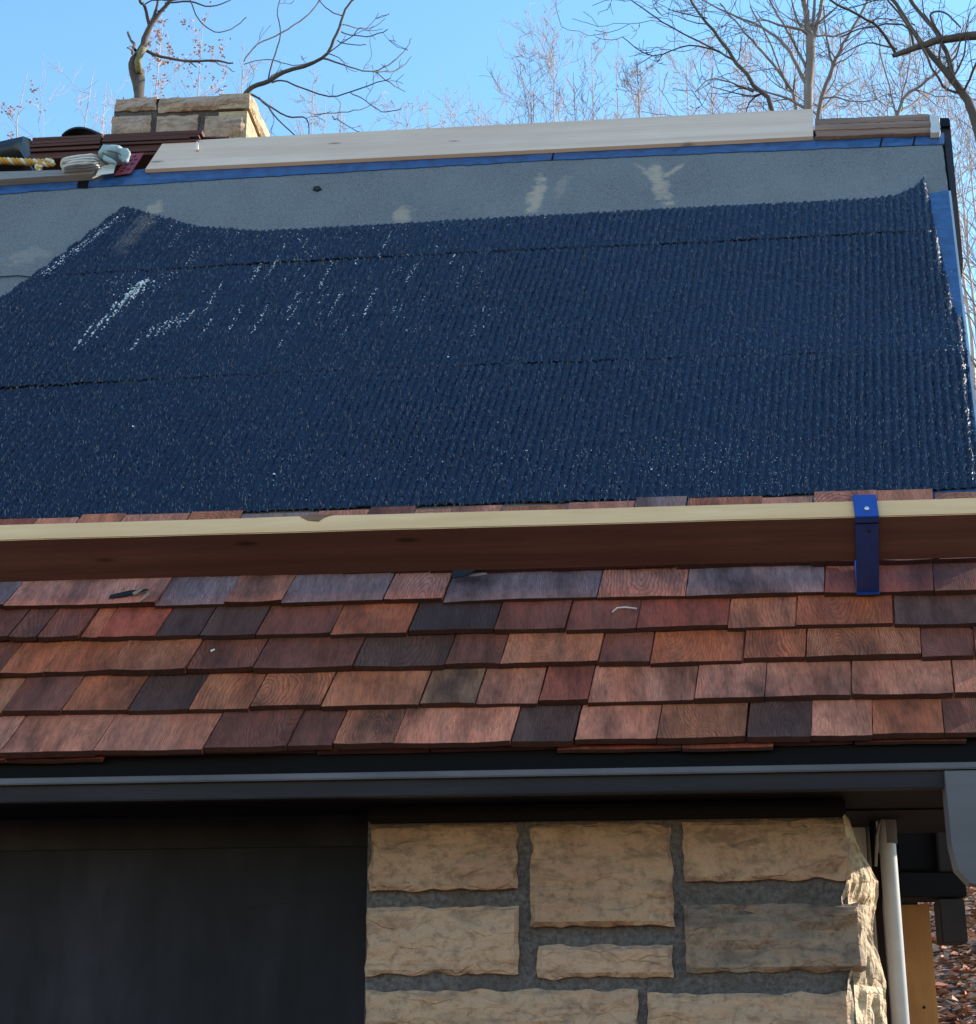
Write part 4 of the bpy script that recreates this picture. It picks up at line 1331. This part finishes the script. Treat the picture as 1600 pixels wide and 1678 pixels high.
hand_tree('forked_tree', 'dark broken-topped tree forking directly behind the chimney', 11, [
    [(223, 235, 22), (226, 150, 19), (218, 105, 20), (232, 80, 16), (245, 45, 12), (262, 20, 9), (280, 0, 8), (300, -40, 6), (320, -110, 5)],
    [(222, 82, 7), (217, 68, 6), (210, 53, 6)], [(222, 88, 5), (209, 78, 3)],
    [(245, 45, 8), (237, 10, 7), (228, -5, 6), (222, -80, 4)], [(246, 44, 7), (256, 15, 6), (262, -20, 5), (262, -90, 4)],
    [(238, 82, 7), (265, 93, 6), (310, 100, 5), (345, 99, 5), (382, 103, 3)], [(345, 100, 4), (365, 107, 3), (385, 117, 2)], [(310, 100, 3), (322, 110, 2)],
    [(270, 5, 4), (310, 2, 4), (345, 10, 3), (378, 0, 2)], [(312, 0, 3), (325, 30, 3), (352, 52, 2.6), (380, 47, 2.4), (404, 28, 2)], [(235, 10, 3), (250, 0, 3), (285, 0, 3), (330, -4, 3)], [(252, 18, 2), (270, 18, 2)]],
    MT['bark'], 5, twig=(.22, 1), dense=.12, moss=[(228, 118), (226, 100), (231, 86), (236, 78)])
hand_tree('spreading_tree', 'slender dark tree arching out to the right of the chimney', 10, [
    [(330, 420, 18), (380, 200, 13), (405, 150, 10), (440, 133, 10), (465, 118, 9), (528, 95, 7), (552, 55, 6), (566, 15, 5), (590, -12, 4), (620, -60, 3)],
    [(528, 95, 5), (575, 110, 3.4), (612, 117, 3), (645, 100, 2.6), (665, 80, 2.2), (675, 62, 1.6)],
    [(612, 117, 2.6), (650, 115, 2.2), (675, 92, 1.6)], [(612, 117, 2.6), (640, 135, 2.2), (664, 150, 1.6)],
    [(445, 135, 4), (470, 133, 3.6), (540, 158, 3.2), (590, 145, 3), (640, 128, 2)], [(575, 152, 2.6), (600, 165, 2.2), (625, 183, 2), (658, 178, 1.6)],
    [(440, 134, 4), (447, 100, 3.4), (460, 55, 3), (455, 15, 2.4), (468, -20, 2)], [(400, 100, 3), (422, 72, 3), (462, 53, 3.2), (500, 28, 3), (525, 0, 2.6), (540, -30, 2)],
    [(562, 40, 3), (590, 46, 2.4), (612, 44, 2), (632, 30, 1.6)], [(560, 52, 3), (600, 60, 2.4), (635, 48, 1.8)], [(553, 66, 2.6), (580, 73, 2), (600, 73, 1.6)],
    [(405, 150, 5), (430, 165, 4), (470, 190, 3.4), (502, 194, 3), (507, 226, 2)], [(425, 160, 4), (455, 195, 3.2), (495, 232, 2.6)],
    [(515, 188, 2.6), (550, 185, 2.4), (590, 180, 2), (612, 170, 1.6)], [(545, 190, 2.4), (565, 203, 2), (590, 216, 1.6)], [(400, 105, 2), (440, 97, 2.4), (480, 107, 2.2), (520, 98, 1.8)], [(528, 95, 3), (560, 70, 2.4), (592, 45, 1.8)], [(560, 25, 3), (545, 20, 2.6), (525, 2, 2), (515, -20, 2)]],
    MT['bark'], 8, twig=(.24, 1), dense=.34)
hand_tree('tall_tree', 'straight grey trunk rising just left of the ridge board end', 13, [
    [(1325, 420, 22), (1325, 180, 18), (1329, 75, 19), (1322, 30, 12), (1315, -20, 9), (1300, -120, 6)],
    [(1332, 66, 10), (1345, 20, 8), (1352, -40, 7), (1370, -120, 4)], [(1331, 66, 8), (1334, 20, 6), (1338, -40, 5)],
    [(1320, 135, 8), (1300, 95, 8), (1285, 72, 7), (1250, 45, 6), (1180, 15, 4), (1140, -10, 3)], [(1321, 110, 6), (1290, 50, 5), (1262, 0, 4), (1240, -50, 3)], [(1330, 60, 4), (1380, 55, 3.4), (1440, 30, 3), (1500, 40, 2)]],
    MT['mid_bark'], 11, twig=(.85, 2), dense=.75)
hand_tree('leaning_tree', 'dark tree leaning left with long limbs over the pale ridge board', 12, [
    [(1300, 420, 16), (1266, 182, 10), (1235, 140, 9), (1180, 65, 7), (1145, 20, 5.5), (1128, -10, 5), (1100, -80, 4)],
    [(1235, 150, 5), (1200, 135, 3.6), (1165, 130, 3), (1140, 150, 2)], [(1205, 100, 5), (1170, 80, 4), (1120, 55, 3.4), (1075, 28, 3), (1035, 0, 2.4)], [(1180, 85, 4), (1130, 74, 3.2), (1070, 91, 2.6), (1020, 60, 1.8)], [(1070, 91, 2), (1045, 106, 1.6)],
    [(1190, 190, 3), (1150, 190, 3), (1110, 200, 2)], [(1160, 30, 3), (1120, 22, 2.6), (1095, 15, 2)]],
    MT['bark'], 13, twig=(.6, 2), dense=.8)
hand_tree('branching_tree', 'tree with two thin stems rising between the tall trunk and ridge board', 14, [
    [(1330, 420, 12), (1306, 182, 7), (1275, 115, 6), (1240, 75, 5), (1215, 45, 4), (1180, 5, 3)],
    [(1290, 145, 4), (1265, 75, 3.4), (1230, 10, 3)]], MT['mid_bark'], 17, twig=(.8, 2), dense=.8)
hand_tree('slanting_tree', 'grey tree slanting right above the weathered ridge board', 13.5, [
    [(1330, 420, 14), (1341, 190, 9), (1365, 110, 8), (1390, 60, 6), (1420, 5, 5), (1450, -60, 3)], [(1365, 112, 5), (1355, 60, 4), (1350, 10, 3.4)], [(1345, 180, 5), (1380, 145, 4), (1410, 128, 3)]],
    MT['mid_bark'], 19, twig=(.85, 2), dense=.8)
hand_tree('corner_tree', 'large dark trunk curving in from the right edge above the roof', 9, [
    [(1660, 480, 28), (1605, 220, 20), (1580, 155, 17), (1540, 105, 13), (1510, 70, 11), (1475, 15, 8), (1455, -20, 7), (1430, -90, 5)],
    [(1562, 125, 11), (1552, 85, 10), (1530, 45, 9), (1490, -5, 8), (1470, -60, 6)],
    [(1700, 45, 22), (1640, 52, 21), (1600, 58, 19), (1545, 65, 16), (1500, 78, 13), (1464, 91, 9)], [(1468, 88, 7), (1440, 45, 6), (1400, 20, 6), (1362, 0, 5), (1340, -30, 4)],
    [(1575, 152, 6), (1545, 140, 5), (1512, 78, 5), (1480, 30, 5), (1455, 0, 4)], [(1580, 150, 5), (1600, 105, 5), (1620, 70, 4)], [(1545, 62, 5), (1525, 25, 5), (1548, 20, 4), (1575, 45, 3)], [(1500, 78, 5), (1480, 40, 4), (1420, 45, 3.4), (1380, 60, 3)], [(1470, 80, 4), (1420, 70, 3), (1370, 95, 2.4)]],
    MT['bark'], 23, twig=(.5, 2), dense=.6)
hand_tree('sapling', 'grey forked sapling fanning out above the weathered ridge board', 15, [
    [(1465, 420, 9), (1472, 186, 7), (1510, 140, 5.5), (1545, 112, 4), (1580, 60, 3)], [(1472, 186, 5), (1520, 155, 4), (1560, 130, 3)], [(1470, 190, 4), (1452, 120, 3), (1440, 60, 2.6)], [(1470, 190, 4), (1490, 110, 3), (1490, 50, 2)]],
    MT['mid_bark'], 29, twig=(.8, 2), dense=1.0)
# pale sunlit trees farther up the hill
def far_tree(px, top, y, label, mat, seed, spread=1.0, leafy=False, group='bare trees on the hill behind the roof', name='bare_tree', start=.62, kids=(3, 5), lv=3, n_br=14):
    r = random.Random(seed)
    tp = at_y(px, top, y)
    z0 = ground_z(tp.x, y)
    root = empty(name, (tp.x, y, z0))
    tag(root, label, 'tree', group)
    H = tp.z - z0
    g, cg, lv_pts = TreeGeo(), TreeGeo(), [] if leafy else None
    pts, rr_ = [], []
    sc = F_PX / (y * 1.1)
    rb = H * .0042 + .008
    for k in range(13):
        t = k / 12
        pts.append(Vector((tp.x + r.gauss(0, .010) * H * t * (1 - t), y + r.gauss(0, .01) * H * t, z0 + H * t))); rr_.append(max(.9 / sc * .5, rb * (1 - t * .92)))
    g.add(pts, rr_, 6)
    for _ in range(n_br):
        t = start + (1 - start) * r.random() ** .8 * .96
        k = int(t * 12); f = t * 12 - k
        p = pts[k].lerp(pts[min(k + 1, 12)], f)
        a = r.random() * 6.28
        d = Vector((math.cos(a), math.sin(a), r.uniform(.5, 1.3))).normalized()
        grow(cg, r, p, d, spread * (1.05 - t) * H * .55 + .25 * spread, max(.45 / sc, rb * (1 - t * .9) * .6), lv - 1, .34 / sc, .13, .2, kids, lv_pts)
    mesh_obj('trunk', g.V, g.F, mat, root, smooth=True)
    mesh_obj('crown', cg.V, cg.F, mat, root, smooth=True)
    if leafy: leaf_mesh('leaves', lv_pts, .020 * y / 16, MT['red_leaf'], root, r)
    return root
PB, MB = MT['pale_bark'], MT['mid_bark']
FT = [  # px, top, depth, label, bark, spread, branches, start
    (512, 128, 26, 'thin pale tree with a single stem right of the chimney', PB, .5, 12, .66), (533, 150, 28, 'short pale tree tucked behind the arching branches right of chimney', PB, .5, 14, .68),
    (560, 165, 30, 'low pale twigs under the arching branches, right of the two thin stems', PB, .5, 14, .72),
    (668, 172, 41, 'leftmost of the low pale treetops above the ridge board', PB, .6, 18, .72), (700, 158, 40, 'low pale bushy treetop above the middle left of the ridge board', PB, .75, 26, .7), (738, 164, 42, 'smaller pale treetop right beside the low bushy one', PB, .6, 22, .7), (790, 172, 44, 'faint low treetop alone between two groups of pale trees', PB, .5, 16, .75),
    (832, 150, 39, 'low spreading treetop at the left foot of the pointed trees', PB, .8, 24, .7), (870, 122, 38, 'shorter grey tree left of the tallest pointed one', MB, .8, 24, .68), (908, 82, 34, 'tallest pale pointed tree above the middle of the ridge board', PB, .95, 30, .62), (940, 122, 36, 'grey tree filling the gap between the two tallest pointed trees', MB, .7, 24, .66),
    (970, 78, 36, 'slim pale tree with white tip right of the tallest pointed one', PB, .7, 26, .64), (1010, 92, 37, 'pale leaning tree at the tips of the long dark limbs', PB, .65, 26, .64), (1045, 118, 36, 'grey low tree under the tips of the long dark limbs', MB, .7, 22, .7),
    (1080, 122, 40, 'faint pale tree low between the long dark limbs', PB, .8, 24, .7), (1125, 105, 38, 'pale tree crossing behind the lowest long limb', PB, .8, 24, .68), (1165, 85, 33, 'pale twiggy tree under the leaning dark tree', PB, .85, 26, .66), (1215, 95, 37, 'pale grey tree seen through the leaning limbs left of the trunk', PB, .85, 26, .66), (1255, 60, 35, 'pale tree directly behind the foot of the leaning tree', PB, .8, 26, .64), (1295, 50, 36, 'pale tree just left of the straight grey trunk', PB, .8, 24, .64),
    (1365, 55, 33, 'pale tree just right of the straight grey trunk', PB, .8, 26, .62), (1400, 70, 30, 'pale tree behind the slanting grey tree', PB, .8, 26, .6), (1450, 85, 28, 'pale thicket tree above the middle of the weathered ridge board', PB, .9, 28, .58), (1500, 60, 32, 'pale tree behind the dark horizontal limb at right', PB, .9, 26, .6), (1545, 80, 30, 'pale tree behind the fork of the large curving trunk', PB, .9, 26, .58),
    (152, 105, 24, 'pale crooked tree left of the chimney', PB, .7, 10, .66), (170, 125, 25, 'faint pale tree touching the left side of the chimney', PB, .5, 10, .7), (400, 70, 25, 'bare pale stem rising at the right end of the chimney cap', PB, .5, 11, .7)]
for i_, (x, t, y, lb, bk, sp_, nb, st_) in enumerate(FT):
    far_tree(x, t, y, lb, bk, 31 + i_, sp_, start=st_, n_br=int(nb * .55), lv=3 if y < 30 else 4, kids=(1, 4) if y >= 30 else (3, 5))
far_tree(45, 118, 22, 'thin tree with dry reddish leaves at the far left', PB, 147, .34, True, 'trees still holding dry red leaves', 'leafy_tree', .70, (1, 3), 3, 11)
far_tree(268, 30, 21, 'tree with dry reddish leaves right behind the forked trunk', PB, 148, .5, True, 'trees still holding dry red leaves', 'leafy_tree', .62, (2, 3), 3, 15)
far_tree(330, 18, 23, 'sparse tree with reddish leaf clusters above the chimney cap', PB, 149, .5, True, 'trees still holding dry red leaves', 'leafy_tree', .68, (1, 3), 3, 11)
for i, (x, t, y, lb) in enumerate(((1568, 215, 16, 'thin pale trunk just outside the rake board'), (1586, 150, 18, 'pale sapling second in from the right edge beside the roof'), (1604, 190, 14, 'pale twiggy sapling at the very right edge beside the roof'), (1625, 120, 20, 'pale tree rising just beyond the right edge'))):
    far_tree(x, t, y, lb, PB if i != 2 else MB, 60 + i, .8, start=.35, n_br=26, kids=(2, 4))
